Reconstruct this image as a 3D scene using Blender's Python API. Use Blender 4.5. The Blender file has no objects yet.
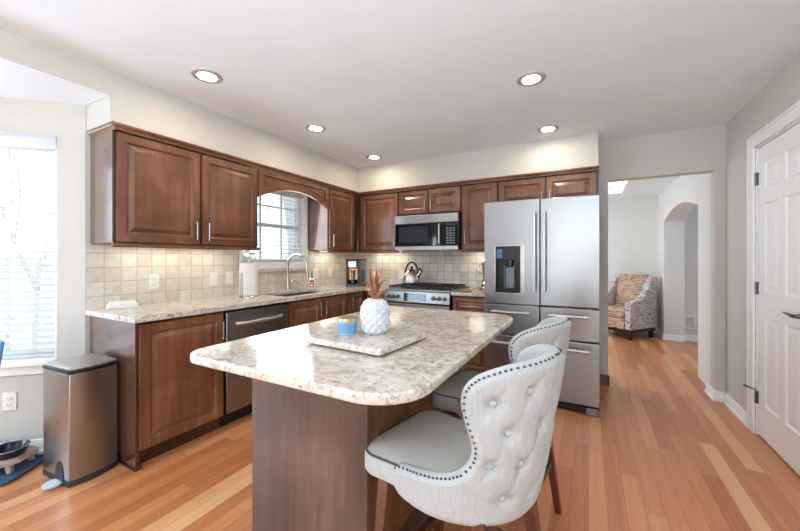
import bpy, bmesh, math, random
from math import sin, cos, pi, radians, sqrt, atan2
from mathutils import Matrix, Vector
random.seed(7)
SC = bpy.context.scene
COL = SC.collection

# ------------------------------------------------------------------ camera
cam_data = bpy.data.cameras.new('camera')
cam = bpy.data.objects.new('camera', cam_data); COL.objects.link(cam)
cam.location = (0, 0, 1.26)
cam.rotation_euler = (radians(90), 0, radians(28.559))
cam_data.sensor_width = 36
cam_data.lens = 36 * 346.462 / 800
cam_data.shift_y = -6.76 / 800
cam_data.clip_start = 0.05
SC.camera = cam

# ------------------------------------------------------------------ world and light
SC.view_settings.view_transform = 'Standard'
SC.view_settings.look = 'None'
SC.view_settings.gamma = 1
SC.view_settings.use_curve_mapping = False
SC.view_settings.exposure = 0.22
SC.cycles.max_bounces = 10
SC.cycles.diffuse_bounces = 6
SC.cycles.glossy_bounces = 5
SC.cycles.sample_clamp_indirect = 6

W = bpy.data.worlds.new('overcast_sky'); SC.world = W; W.use_nodes = True
wn = W.node_tree; wn.nodes.clear()
wo = wn.nodes.new('ShaderNodeOutputWorld'); wb = wn.nodes.new('ShaderNodeBackground')
wc = wn.nodes.new('ShaderNodeTexCoord'); wz = wn.nodes.new('ShaderNodeTexNoise'); wr = wn.nodes.new('ShaderNodeValToRGB')
wz.inputs['Scale'].default_value = 2.5; wz.inputs['Detail'].default_value = 5
wr.color_ramp.elements[0].position = .35; wr.color_ramp.elements[0].color = (.86, .93, 1, 1)
wr.color_ramp.elements[1].position = .7; wr.color_ramp.elements[1].color = (1, 1, 1, 1)
wn.links.new(wc.outputs['Generated'], wz.inputs['Vector']); wn.links.new(wz.outputs['Fac'], wr.inputs['Fac'])
wn.links.new(wr.outputs['Color'], wb.inputs['Color']); wb.inputs['Strength'].default_value = 2.4
wn.links.new(wb.outputs['Background'], wo.inputs['Surface'])

def area(name, loc, target, sx, sy, power, color=(1, 1, 1)):
    l = bpy.data.lights.new(name, 'AREA'); l.shape = 'RECTANGLE'; l.size = sx; l.size_y = sy
    l.energy = power; l.color = color
    o = bpy.data.objects.new(name, l); COL.objects.link(o); o.location = loc
    d = Vector(target) - Vector(loc)
    o.rotation_euler = d.to_track_quat('-Z', 'Y').to_euler()
    return o
# daylight lamps; bay front and right side ones are fill for added, unseen windows
area('daylight_glass_door', (-.6, -3.4, 1.15), (-.6, 0, 1.9), .8, 2.0, 24, (.84, .92, 1))
area('bay_fill', (-3.82, -1.0, 1.2), (-1.0, -1.0, 1.0), 1.6, 1.3, 80, (.62, .81, 1))  # added fill lamp at the unseen bay front window
area('right_side_fill', (1.0, -2.0, 1.45), (-1.2, -1.0, 2.3), 2.2, 1.5, 34, (.76, .88, 1))  # added fill from the right; no such source known on that side
area('daylight_bay_corner', (-3.52, .62, 1.32), (-2.8, -.1, 1.25), .8, 1.3, 5, (.82, .91, 1))
# added upward fill behind the camera to brighten the ceiling; no fixture there
area('ceiling_fill', (.1, -1.0, 1.35), (.1, -.98, 3.2), .6, .6, 100, (.70, .86, 1))
area('daylight_sink_window', (-2.86, 2.66, 1.62), (-1, 2.66, 1.3), .8, .75, 7, (.9, .96, 1))
area('hall_fill', (-1.3, 5.8, 1.4), (1, 5.9, 1.2), 1.6, 1.5, 30, (.78, .89, 1))  # added fill for the hall; the wall behind it has no window
area('side_room_fill', (2.8, 5.2, 1.4), (1.2, 6.6, 1.2), 1.2, 1.4, 10, (.55, .77, 1))  # added cool fill for the side room, without a window of its own

# ------------------------------------------------------------------ colour and material helpers
def lin(c):
    return tuple(((v / 255) / 12.92 if v / 255 <= .04045 else ((v / 255 + .055) / 1.055) ** 2.4) for v in c) + (1,)

class NB:
    def __init__(s, name):
        s.m = bpy.data.materials.new(name); s.m.use_nodes = True
        s.t = s.m.node_tree; s.b = s.t.nodes['Principled BSDF']
    def n(s, typ, **k):
        x = s.t.nodes.new('ShaderNode' + typ)
        for a, v in k.items(): setattr(x, a, v)
        return x
    def l(s, a, b): s.t.links.new(a, b)
    def coord(s, scale=(1, 1, 1), out='Object'):
        c = s.n('TexCoord'); mp = s.n('Mapping'); mp.inputs['Scale'].default_value = scale
        s.l(c.outputs[out], mp.inputs['Vector']); return mp.outputs['Vector']
    def noise(s, vec, scale, detail=4, rough=.55, dist=0):
        x = s.n('TexNoise'); x.inputs['Scale'].default_value = scale; x.inputs['Detail'].default_value = detail
        x.inputs['Roughness'].default_value = rough; x.inputs['Distortion'].default_value = dist
        s.l(vec, x.inputs['Vector']); return x.outputs['Fac']
    def ramp(s, fac, stops, interp='LINEAR'):
        r = s.n('ValToRGB'); r.color_ramp.interpolation = interp
        e = r.color_ramp.elements
        while len(e) < len(stops): e.new(.5)
        for i, (p, c) in enumerate(stops):
            e[i].position = p; e[i].color = c if len(c) == 4 else lin(c)
        s.l(fac, r.inputs['Fac']); return r.outputs['Color']
    def math(s, op, a, b=None, clamp=False):
        x = s.n('Math', operation=op, use_clamp=clamp)
        for i, v in enumerate((a, b)):
            if v is None: continue
            if isinstance(v, (int, float)): x.inputs[i].default_value = v
            else: s.l(v, x.inputs[i])
        return x.outputs[0]
    def mix(s, fac, a, b, blend='MIX'):
        x = s.n('Mix', data_type='RGBA', blend_type=blend)
        for sock, v in ((x.inputs[0], fac), (x.inputs[6], a), (x.inputs[7], b)):
            if isinstance(v, (int, float)): sock.default_value = v
            elif isinstance(v, tuple): sock.default_value = v
            else: s.l(v, sock)
        return x.outputs[2]
    def bump(s, h, strength=.2, dist=.01):
        x = s.n('Bump'); x.inputs['Strength'].default_value = strength; x.inputs['Distance'].default_value = dist
        s.l(h, x.inputs['Height']); s.l(x.outputs['Normal'], s.b.inputs['Normal'])
    def fin(s, color=None, rough=None, metal=None, **k):
        for key, v in (('Base Color', color), ('Roughness', rough), ('Metallic', metal), *k.items()):
            if v is None: continue
            if isinstance(v, (int, float, tuple)): s.b.inputs[key].default_value = v
            else: s.l(v, s.b.inputs[key])
        return s.m

def plain(name, rgb, rough=.5, metal=0, var=.05, scale=18, bump=0, bscale=200, **k):
    b = NB(name); v = b.coord(); f = b.noise(v, scale, 3)
    c = lin(rgb); lo = tuple(x * (1 - var) for x in c[:3]) + (1,); hi = tuple(min(1, x * (1 + var)) for x in c[:3]) + (1,)
    col = b.ramp(f, [(.3, lo), (.7, hi)])
    if bump: b.bump(b.noise(v, bscale, 3), bump, .002)
    return b.fin(col, rough, metal, **k)

def wood(name, dark, mid, light, rough=.33, axis=2, coat=.25):
    b = NB(name); sc = [22, 22, 22]; sc[axis] = 1.6
    v = b.coord(tuple(sc)); v2 = b.coord((3.2, 3.2, 3.2)); oi = b.n('ObjectInfo')
    add = b.n('VectorMath', operation='ADD'); b.l(v, add.inputs[0]); b.l(oi.outputs['Random'], add.inputs[1])
    f = b.noise(add.outputs[0], 1.0, 6, .6, .6); g = b.noise(v2, 1.0, 3, .5, .3)
    h = b.math('ADD', b.math('MULTIPLY', f, .45), b.math('MULTIPLY', g, .55))
    c = b.ramp(h, [(.3, dark), (.5, mid), (.7, light)])
    b.bump(f, .05, .002)
    return b.fin(c, rough, 0, **{'Coat Weight': coat, 'Coat Roughness': .18})

def steel(name, rgb=(160, 159, 158), rough=.3, axis=0):
    b = NB(name); sc = [160, 160, 160]; sc[axis] = 1.2
    v = b.coord(tuple(sc)); f = b.noise(v, 1, 3)
    c = lin(rgb)
    col = b.ramp(f, [(.3, tuple(x * .97 for x in c[:3]) + (1,)), (.7, tuple(min(1, x * 1.02) for x in c[:3]) + (1,))])
    r = b.math('ADD', b.math('MULTIPLY', f, .06), rough - .03)
    return b.fin(col, r, 1.0)

def granite(name):
    b = NB(name); v = b.coord(out='Object')
    n1 = b.noise(v, 17, 10, .7, 1.6)
    c = b.ramp(n1, [(.28, (116, 103, 95)), (.40, (174, 160, 147)), (.48, (208, 197, 183)), (.61, (226, 219, 208)), (.76, (236, 231, 223))])
    n3 = b.noise(v, 6, 5, .6, .8)
    c = b.mix(b.math('MULTIPLY', b.ramp(n3, [(.53, (0, 0, 0)), (.68, (255, 255, 255))]), .5), c, lin((208, 180, 146)))
    n4 = b.noise(v, 34, 6, .7, .8)
    c = b.mix(b.math('MULTIPLY', b.ramp(n4, [(.57, (0, 0, 0)), (.65, (255, 255, 255))]), .7), c, lin((146, 137, 130)))
    n2 = b.noise(v, 80, 4, .6, .4)
    c = b.mix(b.math('MULTIPLY', b.ramp(n2, [(.61, (0, 0, 0)), (.68, (255, 255, 255))]), .75), c, lin((74, 66, 62)))
    return b.fin(c, .12, 0, **{'Specular IOR Level': .42})

def tile_mat(name, size=.1, base=((200, 188, 172), (216, 207, 194), (228, 221, 210), (208, 199, 188)), grout=(184, 174, 160)):
    b = NB(name); c = b.n('TexCoord'); s = b.n('SeparateXYZ'); b.l(c.outputs['Object'], s.inputs[0])
    ax = b.math('DIVIDE', s.outputs['X'], size); az = b.math('DIVIDE', s.outputs['Z'], size)
    fx = b.math('FRACT', ax); fz = b.math('FRACT', az)
    ix = b.math('FLOOR', ax); iz = b.math('FLOOR', az)
    cb = b.n('CombineXYZ'); b.l(ix, cb.inputs[0]); b.l(iz, cb.inputs[1])
    wn = b.n('TexWhiteNoise'); wn.noise_dimensions = '3D'; b.l(cb.outputs[0], wn.inputs['Vector'])
    col = b.ramp(wn.outputs['Value'], [(0, base[0]), (.35, base[1]), (.7, base[2]), (1, base[3])])
    v = b.coord(); n = b.noise(v, 26, 6, .6)
    col = b.mix(.35, col, b.ramp(n, [(.35, (198, 186, 170)), (.65, (236, 230, 220))]), 'MIX')
    ex = b.math('MINIMUM', fx, b.math('SUBTRACT', 1, fx)); ez = b.math('MINIMUM', fz, b.math('SUBTRACT', 1, fz))
    e = b.math('MINIMUM', ex, ez)
    wob = b.math('ADD', e, b.math('MULTIPLY', b.math('SUBTRACT', b.noise(v, 90, 2), .5), .03))
    mk = b.math('GREATER_THAN', wob, .028)
    col = b.mix(mk, lin(grout), col)
    h = b.math('MULTIPLY', b.math('MINIMUM', wob, .07), 12)
    h = b.math('ADD', h, b.math('MULTIPLY', b.noise(v, 60, 4), .25))
    b.bump(h, .35, .004)
    return b.fin(col, .42)

def floor_mat(name):
    b = NB(name); c = b.n('TexCoord'); s = b.n('SeparateXYZ'); b.l(c.outputs['Object'], s.inputs[0])
    pw, pl = .083, .95
    rx = b.math('DIVIDE', s.outputs['X'], pw); row = b.math('FLOOR', rx); fx = b.math('FRACT', rx)
    w1 = b.n('TexWhiteNoise'); w1.noise_dimensions = '1D'; b.l(row, w1.inputs['W'])
    ly = b.math('ADD', b.math('DIVIDE', s.outputs['Y'], pl), b.math('MULTIPLY', w1.outputs['Value'], 7.3))
    coln = b.math('FLOOR', ly); fy = b.math('FRACT', ly)
    cb = b.n('CombineXYZ'); b.l(row, cb.inputs[0]); b.l(coln, cb.inputs[1])
    w2 = b.n('TexWhiteNoise'); w2.noise_dimensions = '3D'; b.l(cb.outputs[0], w2.inputs['Vector'])
    col = b.ramp(w2.outputs['Value'], [(0, (172, 100, 58)), (.25, (192, 120, 73)), (.65, (206, 136, 86)), (.88, (219, 158, 106)), (1, (232, 188, 140))])
    mp = b.coord((38, 1.6, 1)); off = b.n('VectorMath', operation='ADD')
    b.l(mp, off.inputs[0]); b.l(w2.outputs['Color'], off.inputs[1])
    g = b.noise(off.outputs[0], 1, 4, .55, 1.0)
    col = b.mix(.26, col, b.ramp(g, [(.3, (146, 84, 52)), (.52, (200, 134, 90)), (.78, (222, 166, 120))]))
    ex = b.math('MULTIPLY', b.math('MINIMUM', fx, b.math('SUBTRACT', 1, fx)), pw)
    ey = b.math('MULTIPLY', b.math('MINIMUM', fy, b.math('SUBTRACT', 1, fy)), pl)
    e = b.math('MINIMUM', ex, ey)
    mk = b.math('LESS_THAN', e, .0011)
    col = b.mix(b.math('MULTIPLY', mk, .55), col, lin((96, 58, 40)))
    b.bump(b.math('MINIMUM', b.math('MULTIPLY', e, 300), 1), .12, .002)
    r = b.math('ADD', b.math('MULTIPLY', g, .05), .3)
    return b.fin(col, r, 0, **{'Coat Weight': .12, 'Coat Roughness': .14})

def ceiling_mat(name):
    b = NB(name); v = b.coord()
    n = b.noise(v, 22, 6, .6, .6); r = b.ramp(n, [(.45, (0, 0, 0)), (.6, (255, 255, 255))])
    b.bump(r, .07, .003)
    return b.fin(b.ramp(b.noise(v, 3, 2), [(.3, (234, 240, 244)), (.7, (238, 243, 246))]), .8)

def fabric(name, rgb, scale=420, var=.08):
    b = NB(name); v = b.coord((1, 1, .25)); f = b.noise(v, scale, 3, .6); g = b.noise(b.coord((1, 1, .06)), scale * .5, 2)
    c = lin(rgb); h = b.math('ADD', b.math('MULTIPLY', f, .5), b.math('MULTIPLY', g, .5))
    col = b.ramp(h, [(.35, tuple(x * (1 - var * 1.6) for x in c[:3]) + (1,)), (.6, tuple(min(1, x * (1 + var)) for x in c[:3]) + (1,))])
    b.bump(f, .12, .001)
    return b.fin(col, .85, 0, **{'Sheen Weight': .15})

def floral(name, ground, print_):
    b = NB(name); v = b.coord()
    w = b.n('TexWave'); w.wave_type = 'RINGS'; w.inputs['Scale'].default_value = 7; w.inputs['Distortion'].default_value = 9
    w.inputs['Detail'].default_value = 2; w.inputs['Detail Scale'].default_value = 1.6; b.l(v, w.inputs['Vector'])
    m1 = b.ramp(w.outputs['Fac'], [(.55, (0, 0, 0)), (.68, (255, 255, 255))])
    m2 = b.ramp(b.noise(v, 9, 2), [(.42, (0, 0, 0)), (.48, (255, 255, 255))])
    col = b.mix(b.math('MULTIPLY', b.math('MULTIPLY', m1, m2), .75), lin(ground), lin(print_))
    return b.fin(col, .85)

def glass(name, tint=(235, 240, 242)):
    b = NB(name); v = b.coord()
    tr = b.n('BsdfTransparent'); gl = b.n('BsdfGlossy'); gl.inputs['Roughness'].default_value = .02
    fr = b.n('Fresnel'); fr.inputs['IOR'].default_value = 1.45; mx = b.n('MixShader')
    tr.inputs['Color'].default_value = lin(tint)
    b.l(b.math('MULTIPLY', fr.outputs[0], .8), mx.inputs[0]); b.l(tr.outputs[0], mx.inputs[1]); b.l(gl.outputs[0], mx.inputs[2])
    b.l(mx.outputs[0], b.t.nodes['Material Output'].inputs['Surface'])
    return b.m

def slat_mat(name):
    b = NB(name); v = b.coord(); c = b.ramp(b.noise(v, 8, 2), [(.3, (240, 243, 245)), (.7, (246, 248, 250))])
    tl = b.n('BsdfTranslucent'); mx = b.n('MixShader'); mx.inputs[0].default_value = .45
    b.l(c, tl.inputs['Color']); b.fin(c, .5)
    b.l(b.b.outputs[0], mx.inputs[1]); b.l(tl.outputs[0], mx.inputs[2]); b.l(mx.outputs[0], b.t.nodes['Material Output'].inputs['Surface'])
    return b.m

def glow(name, rgb, strength):
    b = NB(name)
    return b.fin((.9, .9, .9, 1), .5, 0, **{'Emission Color': lin(rgb), 'Emission Strength': strength})

M = dict(
    ceiling=ceiling_mat('ceiling_paint'),
    wall=plain('greige_wall_paint', (204, 200, 192), .75, var=.015, bump=.05, bscale=160),
    wall_cool=plain('hall_wall_paint', (226, 225, 220), .75, var=.015, bump=.05, bscale=160),
    trim=plain('white_trim_paint', (246, 246, 245), .35, var=.01),
    door=plain('white_door_paint', (246, 247, 247), .4, var=.01),
    floor=floor_mat('oak_floor'),
    cherry=wood('stained_cherry', (82, 49, 33), (112, 70, 48), (146, 100, 72), coat=.4),
    cherry_h=wood('stained_cherry_rail', (87, 52, 35), (117, 75, 51), (148, 102, 73), axis=0),
    cherry_dark=wood('stained_cherry_frame', (44, 24, 16), (66, 38, 25), (88, 54, 36)),
    cherry_end=wood('lacquered_cherry_end', (74, 48, 38), (98, 66, 52), (122, 84, 66), rough=.2, coat=1.0),
    panel=wood('island_panel_wood', (64, 50, 44), (90, 70, 62), (116, 93, 82), rough=.4),
    legwood=wood('walnut_leg', (62, 32, 22), (96, 52, 36), (128, 74, 50), rough=.4),
    granite=granite('speckled_granite'),
    tile=tile_mat('travertine_tile'),
    tile_b=tile_mat('travertine_tile_grey', .1, ((186, 172, 156), (204, 192, 178), (218, 209, 197), (194, 184, 172)), (158, 147, 134)),
    steel=steel('brushed_steel'),
    steel_v=steel('brushed_steel_vertical', axis=2),
    steel_dark=steel('dark_steel', (120, 122, 126), .3),
    chrome=plain('polished_chrome', (205, 207, 210), .1, 1, var=.02),
    nickel=plain('satin_nickel', (196, 192, 186), .26, 1, var=.02),
    black=plain('black_plastic', (18, 18, 20), .3, var=.1),
    blackglass=plain('black_glass', (12, 13, 15), .06, var=.1),
    iron=plain('cast_iron', (26, 26, 27), .55, var=.15, bump=.2),
    rubber=plain('dark_grey_rubber', (44, 46, 50), .6),
    white=plain('white_plastic', (236, 236, 232), .35, var=.01),
    paper=plain('white_paper', (226, 226, 224), .9, var=.02, bump=.3, bscale=120),
    ceramic=plain('matte_white_ceramic', (214, 217, 221), .5, var=.01),
    copper=plain('copper_gilt', (186, 138, 106), .3, .92, var=.12),
    gold=plain('pale_gold_metal', (206, 190, 150), .3, .9),
    blue_label=plain('blue_label', (104, 148, 186), .45, var=.04),
    pale_blue=plain('pale_blue_wax_glass', (160, 188, 206), .25, var=.03),
    fabric=fabric('oatmeal_linen', (178, 179, 177)),
    seat=fabric('grey_taupe_cloth', (176, 173, 165), 300, .05),
    piping=plain('dark_piping', (74, 76, 78), .8),
    nail=plain('antique_nickel_nail', (96, 92, 88), .35, .9),
    glass=glass('window_glass'),
    lamp=glow('lamp_lens', (255, 238, 214), 120),
    strip=glow('under_cabinet_strip', (255, 236, 206), 3),
    blind=slat_mat('white_blind_slat'),
    pedalgrey=plain('pale_blue_grey_plastic', (204, 216, 226), .3, var=.02),
    navy=plain('navy_silicone', (58, 80, 104), .55, var=.1),
    darkbowl=plain('dark_glazed_bowl', (26, 32, 42), .25, var=.1),
    pinkwood=wood('pale_bamboo', (176, 150, 136), (198, 172, 156), (214, 190, 176), axis=0, coat=.05),
    bluechair=plain('blue_chair_shell', (70, 116, 168), .45, var=.05),
    red=plain('red_label', (206, 96, 88), .5),
    floral=floral('floral_upholstery', (204, 194, 190), (116, 100, 104)),
    floral_warm=floral('floral_upholstery_warm', (196, 164, 140), (120, 86, 74)),
    bark=plain('pale_bark', (226, 216, 208), .9, var=.1),
    leaf=plain('pale_leaf', (150, 170, 140), .8, var=.25, scale=4),
    lawn=plain('dormant_lawn', (206, 208, 196), .95, var=.12, scale=3),
    spoonwood=wood('beech_spoon', (170, 120, 74), (196, 148, 98), (214, 170, 122), axis=0),
    screen=plain('display_glass', (40, 46, 56), .12, var=.2),
    bluelight=plain('blue_dispenser_light', (70, 110, 160), .3),
    coffee=plain('dark_brown_plastic', (46, 30, 24), .3, var=.1),
    clear=glass('clear_glass', (214, 218, 220)),
    handle=plain('satin_steel_handle', (206, 205, 203), .42, 1, var=.02),
    ringgrey=plain('grey_enamel_ring', (176, 170, 162), .4, var=.02),
    bluesteel=steel('cool_steel_side', (150, 162, 174), .3, axis=2),
)

# ------------------------------------------------------------------ mesh helpers
class MB:
    def __init__(s): s.v = []; s.f = []; s.mi = []; s.cur = 0
    def add(s, vs, fs):
        o = len(s.v); s.v += [tuple(v) for v in vs]; s.f += [tuple(i + o for i in f) for f in fs]; s.mi += [s.cur] * len(fs); return s
    def box(s, x0, x1, y0, y1, z0, z1):
        v = [(x, y, z) for x in (x0, x1) for y in (y0, y1) for z in (z0, z1)]
        return s.add(v, [(0, 1, 3, 2), (4, 6, 7, 5), (0, 4, 5, 1), (2, 3, 7, 6), (0, 2, 6, 4), (1, 5, 7, 3)])
    def prism(s, poly, a, b, axis='z'):
        n = len(poly)
        def P(p, t): return {'z': (p[0], p[1], t), 'y': (p[0], t, p[1]), 'x': (t, p[0], p[1])}[axis]
        v = [P(p, a) for p in poly] + [P(p, b) for p in poly]
        f = [tuple(range(n))[::-1], tuple(range(n, 2 * n))] + [(i, (i + 1) % n, n + (i + 1) % n, n + i) for i in range(n)]
        return s.add(v, f)
    def tube(s, pts, r, n=10, cap=True):
        pts = [Vector(p) for p in pts]; rs = r if isinstance(r, (list, tuple)) else [r] * len(pts)
        up = None; v = []; f = []
        for i, p in enumerate(pts):
            t = (pts[min(i + 1, len(pts) - 1)] - pts[max(i - 1, 0)]).normalized()
            if up is None:
                up = Vector((0, 0, 1)) if abs(t.z) < .9 else Vector((1, 0, 0))
            a = t.cross(up).normalized(); b_ = a.cross(t).normalized(); up = b_
            for k in range(n):
                q = 2 * pi * k / n; v.append(p + (a * cos(q) + b_ * sin(q)) * rs[i])
        for i in range(len(pts) - 1):
            for k in range(n):
                f.append((i * n + k, i * n + (k + 1) % n, (i + 1) * n + (k + 1) % n, (i + 1) * n + k))
        if cap: f.append(tuple(range(n))[::-1]); f.append(tuple(range((len(pts) - 1) * n, len(pts) * n)))
        return s.add(v, f)
    def lathe(s, prof, c=(0, 0, 0), n=28, axis='z', cap=True):
        v = []; f = []
        for r, z in prof:
            for k in range(n):
                q = 2 * pi * k / n
                p = (r * cos(q), r * sin(q), z)
                if axis == 'y': p = (p[0], p[2], p[1])
                if axis == 'x': p = (p[2], p[0], p[1])
                v.append((p[0] + c[0], p[1] + c[1], p[2] + c[2]))
        m = len(prof)
        for i in range(m - 1):
            for k in range(n):
                f.append((i * n + k, i * n + (k + 1) % n, (i + 1) * n + (k + 1) % n, (i + 1) * n + k))
        if cap: f.append(tuple(range(n))[::-1]); f.append(tuple(range((m - 1) * n, m * n)))
        return s.add(v, f)
    def taper(s, p0, p1, a, b):
        v = []
        for (x, y, z), h in ((p0, a / 2), (p1, b / 2)):
            v += [(x - h, y - h, z), (x + h, y - h, z), (x + h, y + h, z), (x - h, y + h, z)]
        return s.add(v, [(3, 2, 1, 0), (4, 5, 6, 7)] + [(i, (i + 1) % 4, 4 + (i + 1) % 4, 4 + i) for i in range(4)])
    def grid(s, rows, closed=False):
        m = len(rows[0]); v = [p for r in rows for p in r]; f = []
        for i in range(len(rows) - 1):
            for k in range(m if closed else m - 1):
                f.append((i * m + k, i * m + (k + 1) % m, (i + 1) * m + (k + 1) % m, (i + 1) * m + k))
        return s.add(v, f)
    def xf(s, mat):
        s.v = [tuple(mat @ Vector(p)) for p in s.v]; return s
    def build(s, name, mat, parent=None, bevel=0, smooth=35, subsurf=0, loc=None, rotz=0, seg=2):
        me = bpy.data.meshes.new(name); me.from_pydata(s.v, [], s.f)
        bm = bmesh.new(); bm.from_mesh(me); bmesh.ops.recalc_face_normals(bm, faces=bm.faces); bm.to_mesh(me); bm.free()
        mats = mat if isinstance(mat, (list, tuple)) else [mat]
        for x in mats: me.materials.append(M[x] if isinstance(x, str) else x)
        if len(mats) > 1: me.polygons.foreach_set('material_index', s.mi)
        if smooth:
            me.polygons.foreach_set('use_smooth', [True] * len(me.polygons)); me.set_sharp_from_angle(angle=radians(smooth))
        o = bpy.data.objects.new(name, me); COL.objects.link(o)
        if parent: o.parent = parent
        if loc: o.location = loc
        if rotz: o.rotation_euler = (0, 0, rotz)
        if bevel:
            md = o.modifiers.new('bevel', 'BEVEL'); md.width = bevel; md.segments = seg; md.limit_method = 'ANGLE'; md.angle_limit = radians(40)
        if subsurf:
            md = o.modifiers.new('sub', 'SUBSURF'); md.levels = subsurf; md.render_levels = subsurf
        return o

def box(x0, x1, y0, y1, z0, z1): return MB().box(x0, x1, y0, y1, z0, z1)
def tag(o, label, cat, group=None):
    o['label'] = label; o['category'] = cat
    if group: o['group'] = group
    return o
def thing(name, label, cat, loc=(0, 0, 0), rotz=0, group=None):
    o = bpy.data.objects.new(name, None); COL.objects.link(o); o.empty_display_size = .1
    o.location = loc; o.rotation_euler = (0, 0, rotz)
    return tag(o, label, cat, group)
def struct(o): o['kind'] = 'structure'; return o
def dup(root, loc, rotz=None, label=None):
    def cp(o, par):
        c = o.copy(); COL.objects.link(c)
        if par: c.parent = par
        for ch in o.children: cp(ch, c)
        return c
    r = cp(root, None); r.location = loc
    if rotz is not None: r.rotation_euler = (0, 0, rotz)
    if label: r['label'] = label
    return r

# ------------------------------------------------------------------ room
X0, Y0, XR, H = -2.965, 4.04, 1.057, 2.44
XF = X0 + .33       # front of wall units / bulkhead
BAYZ = 2.288
struct(box(-4.1, 3.3, -3.8, 7.5, -.1, 0).build('floor', 'floor', smooth=0))
cl = MB()
cl.box(-2.635, 1.4, -3.7, Y0, H, H + .12); cl.box(-2.965, -2.635, 1.04, Y0, H, H + .12)
struct(cl.build('ceiling', 'ceiling', smooth=0))
struct(box(-4.1, -2.64, -3.7, 1.036, BAYZ, H + .12).build('ceiling_bay', 'ceiling', smooth=0))
# hall ceiling round a skylight well
hc = MB()
hc.box(-1.6, .47, 4.16, 5.3, 2.32, 2.44); hc.box(-1.6, -.6, 5.3, 6.63, 2.32, 2.44); hc.box(.47, 1.35, 4.16, 7.4, 2.32, 2.44); hc.box(-1.6, .47, 6.63, 7.4, 2.32, 2.44)
hc.box(1.35, 3.1, 4.16, 7.4, 2.32, 2.44)
struct(hc.build('ceiling_hall', 'ceiling', smooth=0))
sk = MB()
sk.box(.445, .47, 5.3, 6.63, 2.44, 2.8); sk.box(-.6, -.575, 5.3, 6.63, 2.44, 2.8); sk.box(-.575, .445, 6.605, 6.63, 2.44, 2.8); sk.box(-.575, .445, 5.3, 5.325, 2.44, 2.8)
struct(sk.build('ceiling_skylight_well', 'trim', smooth=0))
# bulkhead over the wall units (kept just above the crown)
bh = MB(); bh.box(X0, XF, 1.04, Y0, 2.1, H - .001); bh.box(XF, .08, Y0 - .33, Y0, 2.1, H - .001)
struct(bh.build('wall_bulkhead', 'wall', smooth=0))
bh = MB(); bh.box(-2.64, -2.6351, -3.6, 1.04, BAYZ, H - .001)
struct(bh.build('wall_bay_header', 'wall', smooth=0))
# left wall with the sink window
wl = MB(); wy0, wy1, wz0, wz1 = 2.23, 3.085, 1.215, 2.03
wl.box(X0 - .15, X0, 1.03, wy0, 0, H); wl.box(X0 - .15, X0, wy1, Y0 + .12, 0, H); wl.box(X0 - .15, X0, wy0, wy1, 0, wz0); wl.box(X0 - .15, X0, wy0, wy1, wz1, H)
struct(wl.build('wall_left', 'wall', smooth=0))
# angled bay wall: local x runs left to right as seen from inside
BA = radians(45); L = 1.3; bo = (X0 - L * cos(BA), 1.03 - L * sin(BA), 0)
ba = MB(); bx0, bx1, bz0, bz1 = .22, 1.15, .6, 2.03
ba.box(-.05, bx0, 0, .13, 0, BAYZ); ba.box(bx1, L, 0, .13, 0, BAYZ); ba.box(bx0, bx1, 0, .13, 0, bz0); ba.box(bx0, bx1, 0, .13, bz1, BAYZ)
struct(ba.build('wall_bay_corner', 'wall', loc=bo, rotz=BA, smooth=0))
bf = MB(); bf.box(bo[0] - .13, bo[0], -2.4, -1.8, 0, BAYZ); bf.box(bo[0] - .13, bo[0], -.2, .12, 0, BAYZ); bf.box(bo[0] - .13, bo[0], -1.8, -.2, 0, .6); bf.box(bo[0] - .13, bo[0], -1.8, -.2, 2.03, BAYZ)
bf.box(bo[0] - .13, bo[0], -3.6, -2.4, 0, BAYZ)
struct(bf.build('wall_bay_front', 'wall', smooth=0))
# rear wall with a wide glazed opening
rw = MB(); rw.box(-4.0, -1.05, -3.62, -3.5, 0, H); rw.box(-.15, 1.3, -3.62, -3.5, 0, H); rw.box(-1.05, -.15, -3.62, -3.5, 2.15, H)
struct(rw.build('wall_rear', 'wall', smooth=0))
# back wall with the doorway to the hall
DX0, DX1, DZ, DY = .171, .986, 2.046, 4.27
bw = MB(); bw.box(X0 - .15, DX0, Y0, Y0 + .12, 0, H); bw.box(DX0, DX1, Y0, Y0 + .12, DZ, H); bw.box(DX1, 1.3, Y0, Y0 + .12, 0, H)
struct(bw.build('wall_back', 'wall', smooth=0))
jw = MB(); jw.box(DX1, 1.03, Y0 + .12, DY, 0, DZ + .3); jw.box(DX0 - .12, DX0, Y0 + .12, DY - .1, 0, DZ + .3)
struct(jw.build('wall_hall_entry', 'wall_cool', smooth=0))
# right wall with the white door
dy0, dy1, dz = 2.70, 3.415, 2.06
wr_ = MB(); wr_.box(XR, XR + .13, dy1, Y0, 0, H); wr_.box(XR, XR + .13, -.9, dy0, 0, H); wr_.box(XR, XR + .13, -3.5, -3.1, 0, H); wr_.box(XR, XR + .13, -3.1, -.9, 0, .7); wr_.box(XR, XR + .13, -3.1, -.9, 2.2, H); wr_.box(XR, XR + .13, dy0, dy1, dz, H)
wr_.box(XR + .1, XR + .13, dy0, dy1, 0, dz)
struct(wr_.build('wall_right', 'wall', smooth=0))
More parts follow.
